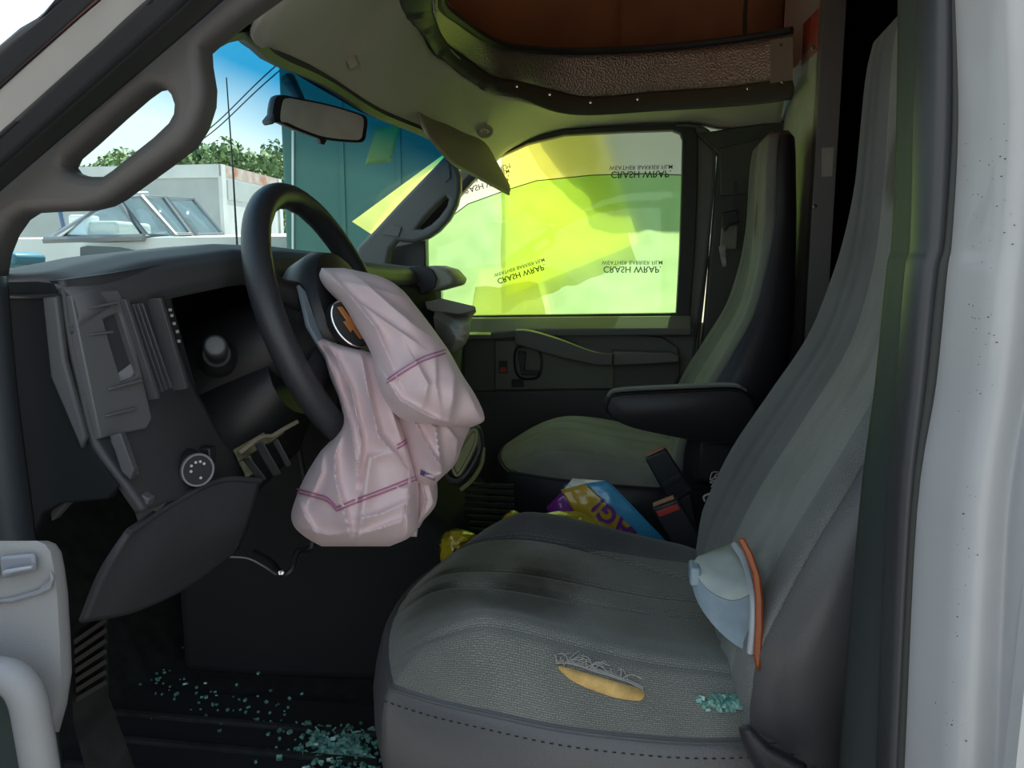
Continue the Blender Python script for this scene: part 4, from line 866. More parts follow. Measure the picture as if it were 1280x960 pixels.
# ================================================================== MIRROR, VISOR, CLIP
rm = thing('rear_view_mirror', 'black framed rear-view mirror on the windscreen', 'mirror', tuple(at(400, 150, 1.32)))
MO = [(344, 124), (352, 119), (366, 121), (410, 130), (450, 142), (459, 149), (458, 166), (455, 176), (444, 178), (405, 174), (372, 163), (352, 154), (341, 150)]
my = lambda u: lerp(1.22, 1.42, (u - 341) / 118)
mn = V(.80, -.52, -.12).normalized()
fr0 = spline([at(u, v, my(u)) for u, v in MO], 4, True); cm = sum(fr0, Vector()) / len(fr0)
mb = MB(); mb.loft([[cm + (p - cm) * k - mn * h for p in fr0] for h, k in ((0, .93), (.0, 1.0), (.006, 1.02), (.02, .98), (.034, .8), (.04, .4))]); mb.build('shell', BLACK, rm)
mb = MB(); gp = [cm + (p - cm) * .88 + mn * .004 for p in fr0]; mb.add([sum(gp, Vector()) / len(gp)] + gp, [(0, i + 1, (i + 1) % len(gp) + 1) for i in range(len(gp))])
mb.build('mirror_glass', mat('dust_and_reflection', (.62, .60, .48), .3, .3, col2=(.74, .72, .6), vscale=18), rm)  # beige puts the reflected headliner into the colour, with some dust
MB().tube([cm - mn * .03, cm - mn * .06 + V(0, 0, .03), cm - mn * .10 + V(0, 0, .07)], [.012, .008, .014], 10).build('mount_arm', BLACK, rm)
MB().prism([cm + (at(u, v, my(u)) - cm) for u, v in ((399, 173), (409, 175), (406, 181), (402, 180))], -mn * .01).build('dip_lever', BLACK, rm, bevel=.001)
MB().prism([at(336, 150, 1.215), at(344, 140, 1.22), at(346, 153, 1.22), at(340, 156, 1.215)], V(-.02, .012, 0)).build('end_cap', BLACK, rm, bevel=.003)
vz = thing('sun_visor', 'beige sun visor swung down beside the covered passenger window', 'sun visor', tuple(at(523, 137, 1.72)))
VT = [(523, 138, 1.70), (548, 150, 1.86), (578, 165, 2.02), (606, 178, 2.16), (622, 204, 2.22), (637, 231, 2.26)]
VB_ = [(523, 140, 1.69), (530, 158, 1.68), (540, 174, 1.70), (566, 203, 1.84), (594, 219, 2.0), (636, 242, 2.22)]
vt_, vb_ = spline([at(*p) for p in VT], 6), spline([at(*p) for p in VB_], 6)
mb = MB(); nn = V(.45, -.75, -.35).normalized()
rings = []
for a, c in zip(vt_, vb_):
    rings.append([a + nn * .002, a.lerp(c, .5) + nn * .010, c + nn * .002, c - nn * .002, a.lerp(c, .5) - nn * .006, a - nn * .002])
mb.loft(rings); mb.build('visor_board', mat('visor_vinyl', (.30, .26, .19), .7, bump=.3, bscale=300), vz, angle=50)
MB().tube([p + V(0, -.003, -.001) for p in vb_], .0045, 6).build('visor_piping', mat('visor_edge', (.36, .34, .27), .6), vz)
MB().tube([at(514, 124, 1.74), at(518, 132, 1.72), at(524, 141, 1.70)], [.012, .009, .007], 8).build('pivot_rod', BEIGE, vz)
MB().lathe([(0, .02), (.006, .018), (.012, .010)], at(512, 124, 1.76), V(.1, -.6, -.8), 16).build('pivot_base', BEIGE, vz)
vc = thing('visor_clip', 'beige ring clip holding the lowered sun visor to the headliner', 'clip', tuple(at(606, 164, 2.24)))
MB().tube([at(606 + 8 * cos(a), 164 + 6 * sin(a), 2.12) for a in [k * pi / 10 for k in range(20)]], .006, 6, True).build('clip_ring', BEIGE, vc)
MB().box(at(606, 166, 2.115), (.012, .02, .012)).build('clip_hook', BEIGE, vc, bevel=.002)
vh = thing('visor_bracket', 'beige bracket left on the headliner where the driver visor was', 'bracket', tuple(at(430, 64, 1.26)))
mb = MB(); mb.loft([[at(u, v, 1.27 + d_) for u, v in spl] for d_ in (.012, 0) for spl in [[(p.x, p.y) for p in spline([Vector(q) for q in ((404, 68, 0), (418, 60, 0), (436, 53, 0), (448, 52, 0), (449, 58, 0), (438, 64, 0), (420, 70, 0), (407, 72, 0))], 3, True)]]]); mb.build('bracket_base', BEIGE, vh, bevel=.002)
MB().tube(spline([at(436, 58, 1.26), at(438, 68, 1.245), at(440, 78, 1.235), at(444, 85, 1.235)], 4), [.013] * 5 + [.010] * 8, 8).build('bracket_arm', BEIGE, vh)
MB().tube([at(440, 83, 1.238), at(447, 82, 1.235)], .007, 8).build('bracket_tip', BEIGE, vh)
# ================================================================== A-PILLAR GRIPS
ga = thing('grab_handle', 'grey brown windscreen pillar trim with a big grab handle, by the driver door', 'grab handle', (-.4, .66, 1.68))
plateY('pillar_trim', [[(-90, 330), (-50, 262), (0, 216), (60, 168), (140, 105), (230, 34), (272, -2), (330, -50), (420, -50), (345, -2), (300, 30), (268, 56), (259, 64), (260, 80), (265, 110), (264, 132), (255, 160), (240, 184), (205, 210), (150, 250), (135, 258), (115, 263), (75, 264), (42, 266), (28, 275), (14, 295), (4, 320), (0, 345), (-40, 400), (-90, 400)],
                        [(89, 208), (94, 215), (104, 219), (122, 222), (138, 222), (150, 214), (172, 196), (200, 174), (219, 156), (225, 145), (226, 134), (222, 122), (214, 113), (204, 110), (194, 112), (180, 122), (150, 148), (115, 180), (94, 198)]], .668, TRIM, .034, ga, .010)
gb = thing('grab_handle', 'grey windscreen pillar trim with a slotted grip, beside the covered passenger window', 'grab handle', (-.6, 2.32, 1.75))
plateY('pillar_trim', [[(450, 308), (470, 288), (500, 255), (530, 224), (556, 197), (563, 200), (572, 206), (577, 222), (577, 240), (573, 257), (563, 276), (550, 290), (538, 298), (520, 304), (498, 302), (490, 312), (486, 335), (440, 335)],
                       [(523, 286), (535, 272), (549, 257), (559, 247), (562, 250), (560, 258), (550, 272), (540, 281), (529, 287)]], 2.30, mat('far_trim', (.10, .10, .10), .5), .04, gb, .012)
plateY('slot_back', [[(515, 292), (562, 240), (570, 260), (535, 295)]], 2.335, VOID, .01, gb)
plateY('upper_cap', [[(553, 211), (561, 203), (563, 222), (557, 228), (552, 224)]], 2.276, mat('far_trim_cap', (.11, .11, .11), .5), .004, gb, .001)
plateY('lower_cap', [[(478, 293), (488, 281), (502, 284), (498, 296)]], 2.276, bpy.data.materials['far_trim_cap'], .004, gb, .001)
# ================================================================== FAR SEAT BELT ANCHOR
sb = thing('seat_belt_guide', 'black seat belt guide hanging on the far door pillar', 'seat belt', tuple(at(910, 290, 2.34)))
plateY('guide_plate', [[(903, 266), (921, 262), (924, 278), (912, 281), (906, 290), (901, 283)]], 2.335, BLACK, .02, sb, .004)
plateY('belt_webbing', [[(917, 226), (922, 226), (924, 268), (915, 270)]], 2.338, LEATHER, .003, sb)
plateY('guide_cover', [[(902, 283), (922, 281), (920, 312), (900, 312)]], 2.345, DOORP, .02, sb, .004)
plateY('belt_tongue', [[(898, 308), (906, 306), (908, 332), (903, 334)]], 2.33, STEEL, .003, sb)
# ================================================================== PASSENGER AIRBAG AND ITS LID
pa = thing('passenger_airbag', 'burst passenger airbag, crumpled white cloth under its raised dash lid', 'airbag', (-.5, 2.15, 1.42))
LIDM = mat('lid_plastic', (.34, .34, .27), .5)  # raised tone puts the olive light on the lid into its colour
def slab(name, top_px, y0, y1, dz, m, bevel=.006):
    pass
ld = []
for y, k in ((1.86, .85), (1.875, 1), (1.99, 1), (2.02, .8)):
    ld.append([at(u, v, 1.88) + V(0, y - 1.88, 0) for u, v in ((506, 334), (545, 332), (562, 337), (573, 349), (570, 357), (545, 364), (508, 371))])
    cc = sum(ld[-1], Vector()) / 7; ld[-1] = [cc + (p - cc) * k for p in ld[-1]]
MB().loft(ld).build('raised_lid', LIDM, pa, bevel=.005, angle=60)
mb = MB(); mb.loft([[at(u, v, y) for u, v in ((510, 333), (530, 331), (541, 337), (547, 348), (544, 360), (528, 369), (513, 373), (508, 352))] for y in (1.862, 1.85)]); mb.build('black_strap', LEATHER, pa, bevel=.003)
mb = MB(); mb.loft([[at(u, v, y) for u, v in ((520, 379), (552, 373), (594, 383), (595, 388), (575, 393), (540, 389))] for y in (1.87, 2.02)]); mb.build('lower_flap', LIDM, pa, bevel=.003)
PB = mat('white_airbag_cloth', (.62, .60, .52), .7, bump=.4, bscale=60)
old, BAG_ = BAG, PB
BAG = PB
pb_rows = [(376, 508, 540), (386, 515, 592), (396, 521, 590), (408, 530, 588), (420, 545, 586), (432, 553, 580), (441, 560, 568)]
o, _ = cloth_lobe('crumpled_cloth', pb_rows, lambda u, v: 1.99 - .10 * sstep(540, 580, u) * sstep(390, 410, v), [([(530, 390), (560, 405), (575, 430)], .02, 8), ([(550, 390), (575, 402), (592, 405)], .02, 6), ([(545, 420), (566, 418), (588, 418)], .018, 6), ([(560, 440), (570, 425), (584, 427)], .02, 5)], pa, bulge=.05, back=.06, nu=50, nv=50)
BAG = old
MB().tube(spline([at(517, 372, 1.84), at(521, 385, 1.84), at(523, 400, 1.84)], 4), .003, 6).build('tether_cord', mat('cord_grey', (.3, .3, .25), .8), pa)
# ================================================================== ENGINE COVER AND CONSOLE
ec_ = thing('engine_cover', 'black engine cover between the seats with ribbed side and cup tray', 'engine cover', (-.6, 1.55, .77))
er = []
for x, w0, w1, zt_ in ((-.83, .26, .22, 1.12), (-.66, .26, .22, 1.16), (-.42, .24, .20, 1.15), (-.30, .22, .18, 1.05)):
    er.append([V(x, 1.55 - w0, .77), V(x, 1.55 - w0, zt_ - .10), V(x, 1.55 - w1, zt_), V(x, 1.55 + w1, zt_), V(x, 1.55 + w0, zt_ - .1), V(x, 1.55 + w0, .77)])
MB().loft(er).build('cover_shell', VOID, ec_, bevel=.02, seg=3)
tr = []
for (dx, k) in ((0, 1), (.05, .95), (.06, .80)):
    pass
TRAY = mat('tray_olive_lit', (.20, .22, .10), .45)  # olive is green light falling on the tray, put into the colour
T0 = [(556, 598), (563, 570), (575, 548), (590, 532), (599, 534), (603, 548), (602, 566), (588, 592), (572, 606)]
cT = (580, 568)
mb = MB(); mb.loft([[at(cT[0] + (u - cT[0]) * k + d_, cT[1] + (v - cT[1]) * k, y) for u, v in [(p.x, p.y) for p in spline([Vector((a, b_, 0)) for a, b_ in T0], 3, True)]] for k, d_, y in ((.9, 4, 1.46), (1.0, 2, 1.45), (1.0, 0, 1.40), (.93, -1, 1.392), (.80, -2, 1.392), (.78, -2, 1.42))]); mb.build('cup_tray', DARK, ec_, angle=60)
plateY('tray_floor', [[(566, 581), (577, 557), (590, 537), (598, 540), (595, 557), (581, 585), (572, 594)]], 1.396, TRAY, .004, ec_, .001)
MB().tube(spline([at(u, v, 1.393) for u, v in ((566, 580), (578, 556), (590, 538), (596, 540), (594, 556), (580, 584), (571, 594))], 4, True), .004, 6, True).build('tray_rim', TRAY, ec_)
MB().tube(spline([at(u, v, 1.42) for u, v in ((576, 612), (590, 600), (602, 580), (604, 560))], 4), .0045, 6).build('tray_lip', TRAY, ec_)
for k in range(8):
    MB().box(at(600, 606 + k * 8, 1.5) + V(.02, 0, 0), (.10, .012, .006)).build('rib', VOID, ec_)
# ================================================================== THINGS BETWEEN AND ON THE SEATS
SBM = mat('buckle_black', (.035, .037, .042), .4)
def buckle(label, y, tl, tr_, br_, bl, redv, m2):
    q = [at(u, v, y) for u, v in (tl, tr_, br_, bl)]
    t_ = thing('seat_belt_buckle', label, 'seat belt buckle', tuple(q[3]))
    up_ = (q[0] - q[3]).normalized(); rt = (q[1] - q[0]).normalized(); nn_ = up_.cross(rt).normalized(); nn_ = nn_ if nn_.y < 0 else -nn_
    mb = MB(); mb.hexa([p - nn_ * .012 for p in q], [p + nn_ * .012 for p in q]); mb.build('buckle_body', SBM, t_, bevel=.004)
    a = [q[0] + rt * .004 + up_ * .0012, q[1] - rt * .004 + up_ * .0012]
    mb = MB(); mb.hexa([a[0] - nn_ * .008, a[1] - nn_ * .008, a[1] + nn_ * .008, a[0] + nn_ * .008], [p + up_ * .004 for p in (a[0] - nn_ * .008, a[1] - nn_ * .008, a[1] + nn_ * .008, a[0] + nn_ * .008)])
    mb.build('mouth_frame', mat('orange_frame', (.50, .24, .14), .5), t_, bevel=.001)
    b0 = q[0].lerp(q[3], redv); b1 = q[1].lerp(q[2], redv)
    mb = MB(); mb.hexa([b0 + rt * .004 + nn_ * .0125, b1 - rt * .004 + nn_ * .0125, b1 - rt * .004 + nn_ * .0125 - up_ * .012, b0 + rt * .004 + nn_ * .0125 - up_ * .012], [p + nn_ * .003 for p in (b0 + rt * .004 + nn_ * .0125, b1 - rt * .004 + nn_ * .0125, b1 - rt * .004 + nn_ * .0125 - up_ * .012, b0 + rt * .004 + nn_ * .0125 - up_ * .012)])
    mb.build('release_button', m2, t_, bevel=.001)
    c0 = q[2].lerp(q[3], .5); mb = MB(); w2 = (q[1] - q[0]).length * .40; e0 = c0 - up_ * .16 - V(0, 0, .02) if y < 1.5 else c0 + V(.06, -.02, -.27)
    mb.hexa([c0 - rt * w2 - nn_ * .005, c0 + rt * w2 - nn_ * .005, c0 + rt * w2 + nn_ * .005, c0 - rt * w2 + nn_ * .005], [e0 - rt * w2 - nn_ * .005, e0 + rt * w2 - nn_ * .005, e0 + rt * w2 + nn_ * .005, e0 - rt * w2 + nn_ * .005]); mb.build('stalk', SBM, t_, bevel=.002)
RED = mat('buckle_red', (.55, .06, .05), .4)
buckle('black seat belt buckle with a red button, nearer the driver cushion', 1.42, (815, 634), (846, 622), (886, 688), (852, 698), .06, RED)
buckle('black seat belt buckle leaning on the passenger seat cushion', 1.62, (806, 572), (832, 560), (866, 612), (838, 630), .55, SBM)
# bag of wipes: purple end, gold band, blue end
bagt = thing('plastic_pack', 'shiny purple, gold and blue plastic pack lying between the seats', 'packet', tuple(at(760, 660, 1.45)))
PUR = mat('purple_film', (.20, .025, .30), .25, coat=.6, bump=.5, bscale=45); GLD = mat('gold_film', (.50, .34, .03), .25, coat=.6, bump=.5, bscale=45); BLU = mat('blue_film', (.06, .33, .58), .22, coat=.6, bump=.5, bscale=45)
PALE = mat('clear_film_end', (.55, .60, .50), .2, coat=.8, bump=1.0, bscale=70)
def bagpt(u, v, o=0.0):
    a = (u - 760) / 85; c = (v - 650) / 62; r_ = min(1, a * a * .8 + c * c * .7 + .6 * a * -c * .8)
    return at(u, v, 1.47 - .07 * max(0, 1 - r_) ** .6 - o + .004 * noise.noise(Vector((u * .06, v * .06, 0))))
def patch(name, quad, m, o=0.0, nn_=14):
    q = [Vector((a, b_, 0)) for a, b_ in quad]
    def fn(s, t):
        p = q[0].lerp(q[1], t).lerp(q[3].lerp(q[2], t), s); return bagpt(p.x, p.y, o)
    return grid(name, fn, nn_, nn_, m, bagt, solid=.002)
patch('purple_end', [(703, 614), (683, 634), (700, 690), (760, 690)], PUR)
patch('gold_band', [(701, 612), (730, 603), (822, 690), (748, 690)], GLD, .002)
patch('blue_end', [(731, 603), (757, 600), (842, 690), (818, 690)], BLU, .001)
patch('clear_fold', [(704, 612), (716, 598), (757, 601), (733, 604)], PALE, .003)
patch('pack_back', [(706, 606), (752, 602), (838, 692), (690, 692)], BLU, -.035)
patch('blue_flank', [(757, 600), (765, 606), (840, 684), (842, 692)], BLU, -.004)
ux = (bagpt(735, 622) - bagpt(790, 676)).normalized(); nz_ = V(.0, -1, .15); nz_ = (nz_ - ux * nz_.dot(ux)).normalized(); uy = nz_.cross(ux)
pc = bagpt(768, 657, .006)
for body, (u, v), sz in (('!', (748, 631), .042), ('G', (760, 643), .046), ('A', (777, 660), .046), ('M', (793, 676), .046)):
    M = Matrix((ux, uy, nz_)).transposed().to_4x4(); M.translation = bagpt(u, v, .0065)
    tx = text('letter', body, sz, M, mat('purple_print_ink', (.16, .02, .26), .4) if body == '!' else bpy.data.materials['purple_print_ink'], bagt, .0008, .03)
# yellow plastic bag
YB = mat('yellow_bag_film', (.48, .40, .02), .25, coat=.7, bump=.8, bscale=40)
yb = thing('plastic_bag', 'crinkled yellow plastic bag tucked down beside the driver cushion', 'plastic bag', tuple(at(640, 665, 1.36)))
def crumple(name, px, y, dep, m, seed):
    P = spline([Vector((a, b_, 0)) for a, b_ in px], 4, True); c = sum(P, Vector()) / len(P); mb = MB(); rings = []
    for k, d_ in ((.25, -dep), (.6, -dep * .85), (.85, -dep * .5), (1, 0), (.9, dep * .6), (.4, dep)):
        rings.append([at(c.x + (p.x - c.x) * k, c.y + (p.y - c.y) * k, y + d_ + .4 * dep * noise.noise(Vector((p.x * .09 * k, p.y * .11, seed)))) for p in P])
    mb.loft(rings); return mb.build(name, m, yb, angle=25)
crumple('bag_lobe', [(549, 690), (552, 671), (566, 661), (586, 664), (596, 672), (575, 690), (556, 715)], 1.345, .03, YB, 1)
crumple('bag_lobe', [(626, 652), (634, 641), (643, 638), (652, 644), (656, 660), (640, 664)], 1.36, .02, YB, 2)
crumple('bag_lobe', [(660, 650), (690, 640), (720, 639), (742, 647), (768, 662), (752, 676), (680, 666)], 1.37, .025, YB, 3)
# broken marker lamp lying on the cushion
ml = thing('marker_lamp', 'broken blue grey lamp housing with an orange lens edge, on the driver cushion', 'lamp housing', tuple(at(920, 800, .86)))
LK = .86
LB_ = mat('lamp_housing_blue', (.22, .29, .35), .5, var=.15, vscale=30, coat=.2)
PLB = mat('lamp_housing_pale', (.42, .47, .43), .7, col2=(.33, .38, .38), vscale=25)  # paler, mottled tone for the top face of the housing
E1 = [(866, 708, .875), (872, 721, .862), (884, 737, .850), (900, 747, .838), (918, 751, .828), (938, 744, .820)]
E2 = [(864, 728, .872), (870, 748, .860), (880, 766, .848), (895, 785, .834), (915, 803, .822), (937, 817, .812)]
BB = [(876, 699, .905), (890, 692, .91), (905, 687, .915), (919, 683, .915), (930, 701, .885), (938, 724, .850)]
e1, e2, bb = (spline([at(*p) for p in L_], 5) for L_ in (E1, E2, BB))
mb = MB(); mb.loft([[a, c, c.lerp(d_, .5) + V(0, .03, -.012), d_ + V(.002, .01, -.004)] for a, c, d_ in zip(e1, e2, bb)]); mb.build('housing', LB_, ml, angle=35)
mb = MB(); ee = [p + V(0, -.0005, .0012) for p in e1]; fb = [p + V(0, .004, .0012) for p in bb]
mb.loft([[a, a.lerp(d_, .33) + V(0, 0, .004), a.lerp(d_, .66) + V(0, 0, .004), d_] for a, d_ in zip(ee, fb)], cap=False, closed=False); mb.build('pale_top', PLB, ml, solid=.002)
MB().tube(spline([at(u, v, y * .845) for u, v, y in ((918, 681, 1.055), (929, 698, 1.02), (938, 725, .975), (942, 752, .945), (941, 785, .938), (938, 816, .938))], 5), .004, 8).build('rim_flange', mat('rim_grey', (.40, .43, .46), .5), ml)
mb = MB(); OR = [((922, 674), (930, 672)), ((930, 690), (941, 692)), ((940, 715), (951, 722)), ((944, 745), (954, 752)), ((944, 780), (954, 790)), ((942, 815), (952, 824)), ((944, 832), (950, 840))]
mb.loft([[at(*a, .785), at(*c, .785), at(*c, .83), at(*a, .83)] for a, c in OR]); mb.build('orange_lens', mat('orange_lens_plastic', (.27, .05, .004), .4, coat=.4), ml, bevel=.002)
MB().box(at(868, 716, .875), (.012, .03, .022)).build('mounting_lug', LB_, ml, bevel=.003)
# crumbled safety glass
CUL = mat('safety_glass', (.05, .22, .18), .08, spec=.8, coat=.5, col2=(.30, .52, .45), vscale=90)
def cullet(name, label, n_, place, s0, s1, seed):
    R5 = random.Random(seed); mb = MB()
    for k in range(n_):
        p = place(R5); r = R5.uniform(s0, s1)
        Rm = Matrix.Rotation(R5.uniform(0, 6), 3, 'Z') @ Matrix.Rotation(R5.uniform(-.8, .8), 3, 'X')
        mb.box(p + V(0, 0, r * .5), (r * R5.uniform(.8, 1.6), r, r * .8), Rm)
    o = mb.build(name, CUL, smooth=False); tag(o, label, 'broken glass', kind='stuff'); return o
def on_seat(R5):
    a = R5.gauss(0, .36); u = 908 + 40 * max(-1, min(1, a)) ; v = 881 + R5.gauss(0, 4.0) + .04 * (u - 908); return cush_px(cushD, u, v)
cullet('seat_glass_crumbs', 'blue green crumbs of broken glass heaped at the back of the driver cushion', 170, on_seat, .003, .006, 4)
def on_floor(R5):
    return atZ(R5.gauss(425, 28), max(905, R5.gauss(938, 14)), .781)
cullet('floor_glass_crumbs', 'blue green crumbs of broken glass on the floor before the driver seat', 280, on_floor, .004, .008, 6)
def on_floor2(R5):
    t_ = R5.random(); return atZ(lerp(170, 380, t_) + R5.gauss(0, 26), lerp(840, 920, t_) + R5.gauss(0, 16), .781)
cullet('scattered_glass', 'sparse glass crumbs scattered over the driver footwell', 90, on_floor2, .002, .005, 8)
# ================================================================== FILM OVER THE PASSENGER SIDE
def film_mat(name, tint, tcol, trans, bump=.6):
    m = sheet(name, tint, gloss=.03, trans=trans, tcol=tcol, rough=.15); return m
FILM = film_mat('barrier_film', (.98, .97, .74), (.97, .95, .70), .62)
YEL = film_mat('yellow_film', (1, .97, .22), (.97, .93, .16), .45)
flm = thing('barrier_film', 'wrinkled yellowish plastic barrier film taped over the passenger window', 'plastic film', tuple(at(690, 392, YD + .09)))
YF = YD + .085
def wr(u, v, k): return .010 * noise.noise(Vector((u * .012, v * .012, k))) + .004 * noise.noise(Vector((u * .05, v * .035, k + 3))) + .002 * abs(noise.noise(Vector((u * .09, v * .02, k + 7))))
def fq(name, q, y, m, k, nu=40, nv=40):
    q = [Vector((a, b_, 0)) for a, b_ in q]
    return grid(name, lambda s, t: (lambda p: at(p.x, p.y, y + wr(p.x, p.y, k)))(q[0].lerp(q[1], t).lerp(q[3].lerp(q[2], t), s)), nu, nv, m, flm)
fq('film_sheet', [(600, 120), (900, 120), (900, 470), (440, 470)], YF, FILM, 0, 60, 70)
fq('yellow_sheet', [(632, 150), (748, 150), (799, 303), (632, 371)], YF + .03, YEL, 5)
fq('lower_patch', [(600, 336), (676, 334), (690, 395), (588, 400)], YF + .03, film_mat('olive_film', (.78, .74, .30), (.7, .62, .2), .5), 9, 16, 16)
INK = mat('film_ink', (.03, .035, .03), .7)
def film_text(body, u, v, hpx, rot, bold=0):
    y = YF - .016; p = at(u, v, y); size = hpx / FPX * y * 1.4
    ex = Vector((cos(rot), 0, sin(rot))); ey = Vector((sin(rot), 0, -cos(rot))); ez = ex.cross(ey)      # read from behind: mirrored top to bottom
    M = Matrix((ex, ey, ez)).transposed().to_4x4(); M.translation = p
    return text('film_lettering', body, size, M, INK, flm, .0003, bold)
for (u, v, r, sc__) in ((801, 214, 0, 1), (790, 333, 0, .98), (650, 339, .30, .88), (604, 228, .26, .92)):
    c_, s_ = cos(r), sin(r)
    film_text('CRASH WRAP.', u + 5 * s_, v + 3.5 * c_, 7.9 * sc__, r, .012); film_text('WEATHER BARRIER FILM', u - 3 * s_ , v - 5 * c_, 4.9 * sc__, r, .004)
film_text('FILM', 630, 209, 6, .3)
# the film runs on round the pillar over the edge of the windscreen
flw = fq('pillar_strip', [(556, 192), (575, 210), (503, 318), (440, 277)], 2.43, film_mat('green_film', (.92, .95, .40), (.85, .88, .25), .6), 12, 20, 20)
pw = grid('screen_reflection', lambda s, t: (lambda p: at(p.x, p.y, 1.95))(Vector((lerp(456, 488, t) + lerp(14, 0, s) * (1) , lerp(160, 206, s) - 4 * t, 0))), 8, 8, film_mat('pale_reflection', (.80, .88, .55), (.6, .7, .4), .45), None, solid=.001)  # thin pale sheet stands in for a reflection in the windscreen
tag(pw, 'pale green sheet added for a reflection on the windscreen below the blue tint', 'plastic film')
# passenger side mirror outside, behind the film
sm_ = thing('side_mirror', 'dark truck side mirror standing outside behind the yellow film', 'mirror', tuple(at(660, 388, 2.75)))
P1 = spline([at(u, v, 2.72) for u, v in ((624, 276), (692, 280), (700, 292), (700, 384), (690, 392), (622, 392), (616, 384), (616, 284))], 3, True); c1 = sum(P1, Vector()) / len(P1)
MB().loft([[c1 + (p - c1) * k + V(0, d_, 0) for p in P1] for d_, k in ((.0, .97), (.01, 1), (.07, .96), (.10, .7))]).build('housing', BLACK, sm_)
MB().loft([[c1 + (p - c1) * k + V(0, -.004, 0) for p in P1] for k in (.90, .2)], cap=True).build('mirror_pane', mat('mirror_pane', (.5, .5, .5), .05, 1), sm_)
MB().tube([at(640, 392, 2.74), at(625, 400, 2.66), at(605, 402, 2.50)], .02, 8).build('mirror_arm', BLACK, sm_)
# ================================================================== DRIVER DOOR (open, foreground)
d2 = MB()
HX_ = V(-.66, .53, 0); DA = radians(62); dirv = V(cos(DA), -sin(DA), 0); inn = V(sin(DA), cos(DA), 0)
def dpnt(r, n_, z): return HX_ + dirv * r + inn * n_ + V(0, 0, z)
d2.hexa([dpnt(.02, -.06, .75), dpnt(1.0, -.06, .75), dpnt(1.0, -.06, 1.42), dpnt(.02, -.06, 1.42)], [dpnt(.02, -.01, .75), dpnt(1.0, -.01, .75), dpnt(1.0, -.01, 1.42), dpnt(.02, -.01, 1.42)])
d2 = structure(d2.build('door_2', PAINT, bevel=.01))
GREYT = mat('door_grey_trim', (.29, .285, .285), .5, bump=.15, bscale=800)
def arm(name, px, ya, yb, m, bevel=.01, parent=d2, ang=50):
    P = spline([Vector((a, b_, 0)) for a, b_ in px], 4, True)
    mb = MB(); mb.loft([[at(p.x, p.y, y) for p in P] for y in (ya, yb)]); return mb.build(name, m, parent, bevel=bevel, seg=3, angle=ang)
AY = .44
ap = []
for v, r_, k in ((676, 60, 0), (680, 70, 0), (690, 77, 0), (710, 81, 0), (740, 85, 0), (790, 88, 0), (840, 90, 0), (880, 84, 0), (915, 74, 0)):
    ap.append([at(-90, v, AY), at(-40, v, AY), at(r_ - 40, v, AY), at(r_ - 14, v, AY + .002), at(r_ - 3, v, AY + .010), at(r_, v, AY + .022), at(r_ - 2, v, AY + .05), at(-90, v, AY + .08)])
MB().loft(ap).build('armrest_body', GREYT, d2, angle=35)
MB().prism([at(u, v, AY) for u, v in ((-90, 755), (-20, 751), (20, 745), (52, 735), (66, 722), (66, 712), (70, 722), (66, 735), (52, 742), (20, 751), (-90, 760))], (0, -.003, 0)).build('armrest_seam', mat('grey_seam', (.25, .25, .27), .5), d2, bevel=.001)
MB().prism([at(u, v, AY - .002) for u, v in ((4, 694), (47, 690), (49, 712), (6, 722))], (0, -.004, 0)).build('window_switch', mat('switch_grey', (.22, .23, .26), .4), d2, bevel=.002)
MB().prism([at(u, v, AY - .007) for u, v in ((8, 711), (44, 705), (45, 709), (30, 712), (9, 717))], (0, -.004, 0)).build('switch_lip', mat('switch_lip_grey', (.32, .33, .36), .3), d2, bevel=.001)
MB().prism([at(u, v, AY - .002) for u, v in ((-60, 698), (0, 695), (1, 722), (-60, 730))], (0, -.004, 0)).build('window_switch', bpy.data.materials['switch_grey'], d2, bevel=.002)
gp_ = spline([at(u, v, y) for u, v, y in ((-70, 842, .44), (-30, 841, .415), (0, 843, .41), (20, 851, .41), (34, 872, .41), (42, 910, .41), (52, 970, .41), (66, 1060, .42))], 6)
MB().tube(gp_, .0112, 14).build('grip_frame', GREYT, d2, angle=60)
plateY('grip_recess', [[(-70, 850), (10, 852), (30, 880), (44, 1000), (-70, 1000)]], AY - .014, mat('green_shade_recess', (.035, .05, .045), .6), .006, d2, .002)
# ================================================================== FOOTWELL
fm = thing('floor_mat', 'black rubber floor mat with raised ribs in the driver footwell', 'floor mat', (-.6, .95, .77))
mb = MB(); mb.prism([V(-.98, .70, .772), V(-.28, .70, .772), V(-.28, 1.22, .772), V(-.98, 1.22, .772)], (0, 0, .008)); mb.build('mat_base', VOID, fm, bevel=.003)
for k in range(6): MB().box((-.62, .78 + k * .07, .784), (.52, .012, .008)).build('rib', CARPET, fm, bevel=.002)
sp = thing('sill_plate', 'ribbed brown sill plate at the foot of the dash by the door', 'sill plate', tuple(at(110, 840, .70)))
for k in range(7):
    MB().hexa([at(92 + k * .5, 800 + k * 12, .70), at(132, 772 + k * 13, .74), at(134, 777 + k * 13, .74), at(93 + k * .5, 806 + k * 12, .70)], [at(92 + k * .5, 800 + k * 12, .71), at(132, 772 + k * 13, .75), at(134, 777 + k * 13, .75), at(93 + k * .5, 806 + k * 12, .71)]).build('rib', mat('sill_brown', (.04, .033, .028), .8) if k == 0 else bpy.data.materials['sill_brown'], sp)
MB().hexa([at(85, 795, .715), at(134, 765, .755), at(136, 870, .755), at(92, 905, .715)], [at(85, 795, .72), at(134, 765, .76), at(136, 870, .76), at(92, 905, .72)]).hexa([at(92, 905, .715), at(136, 870, .755), V(-.52, .76, .77), V(-.55, .72, .77)], [at(92, 905, .73), at(136, 870, .77), V(-.52, .78, .77), V(-.55, .74, .77)]).build('plate_base', CARPET, sp)
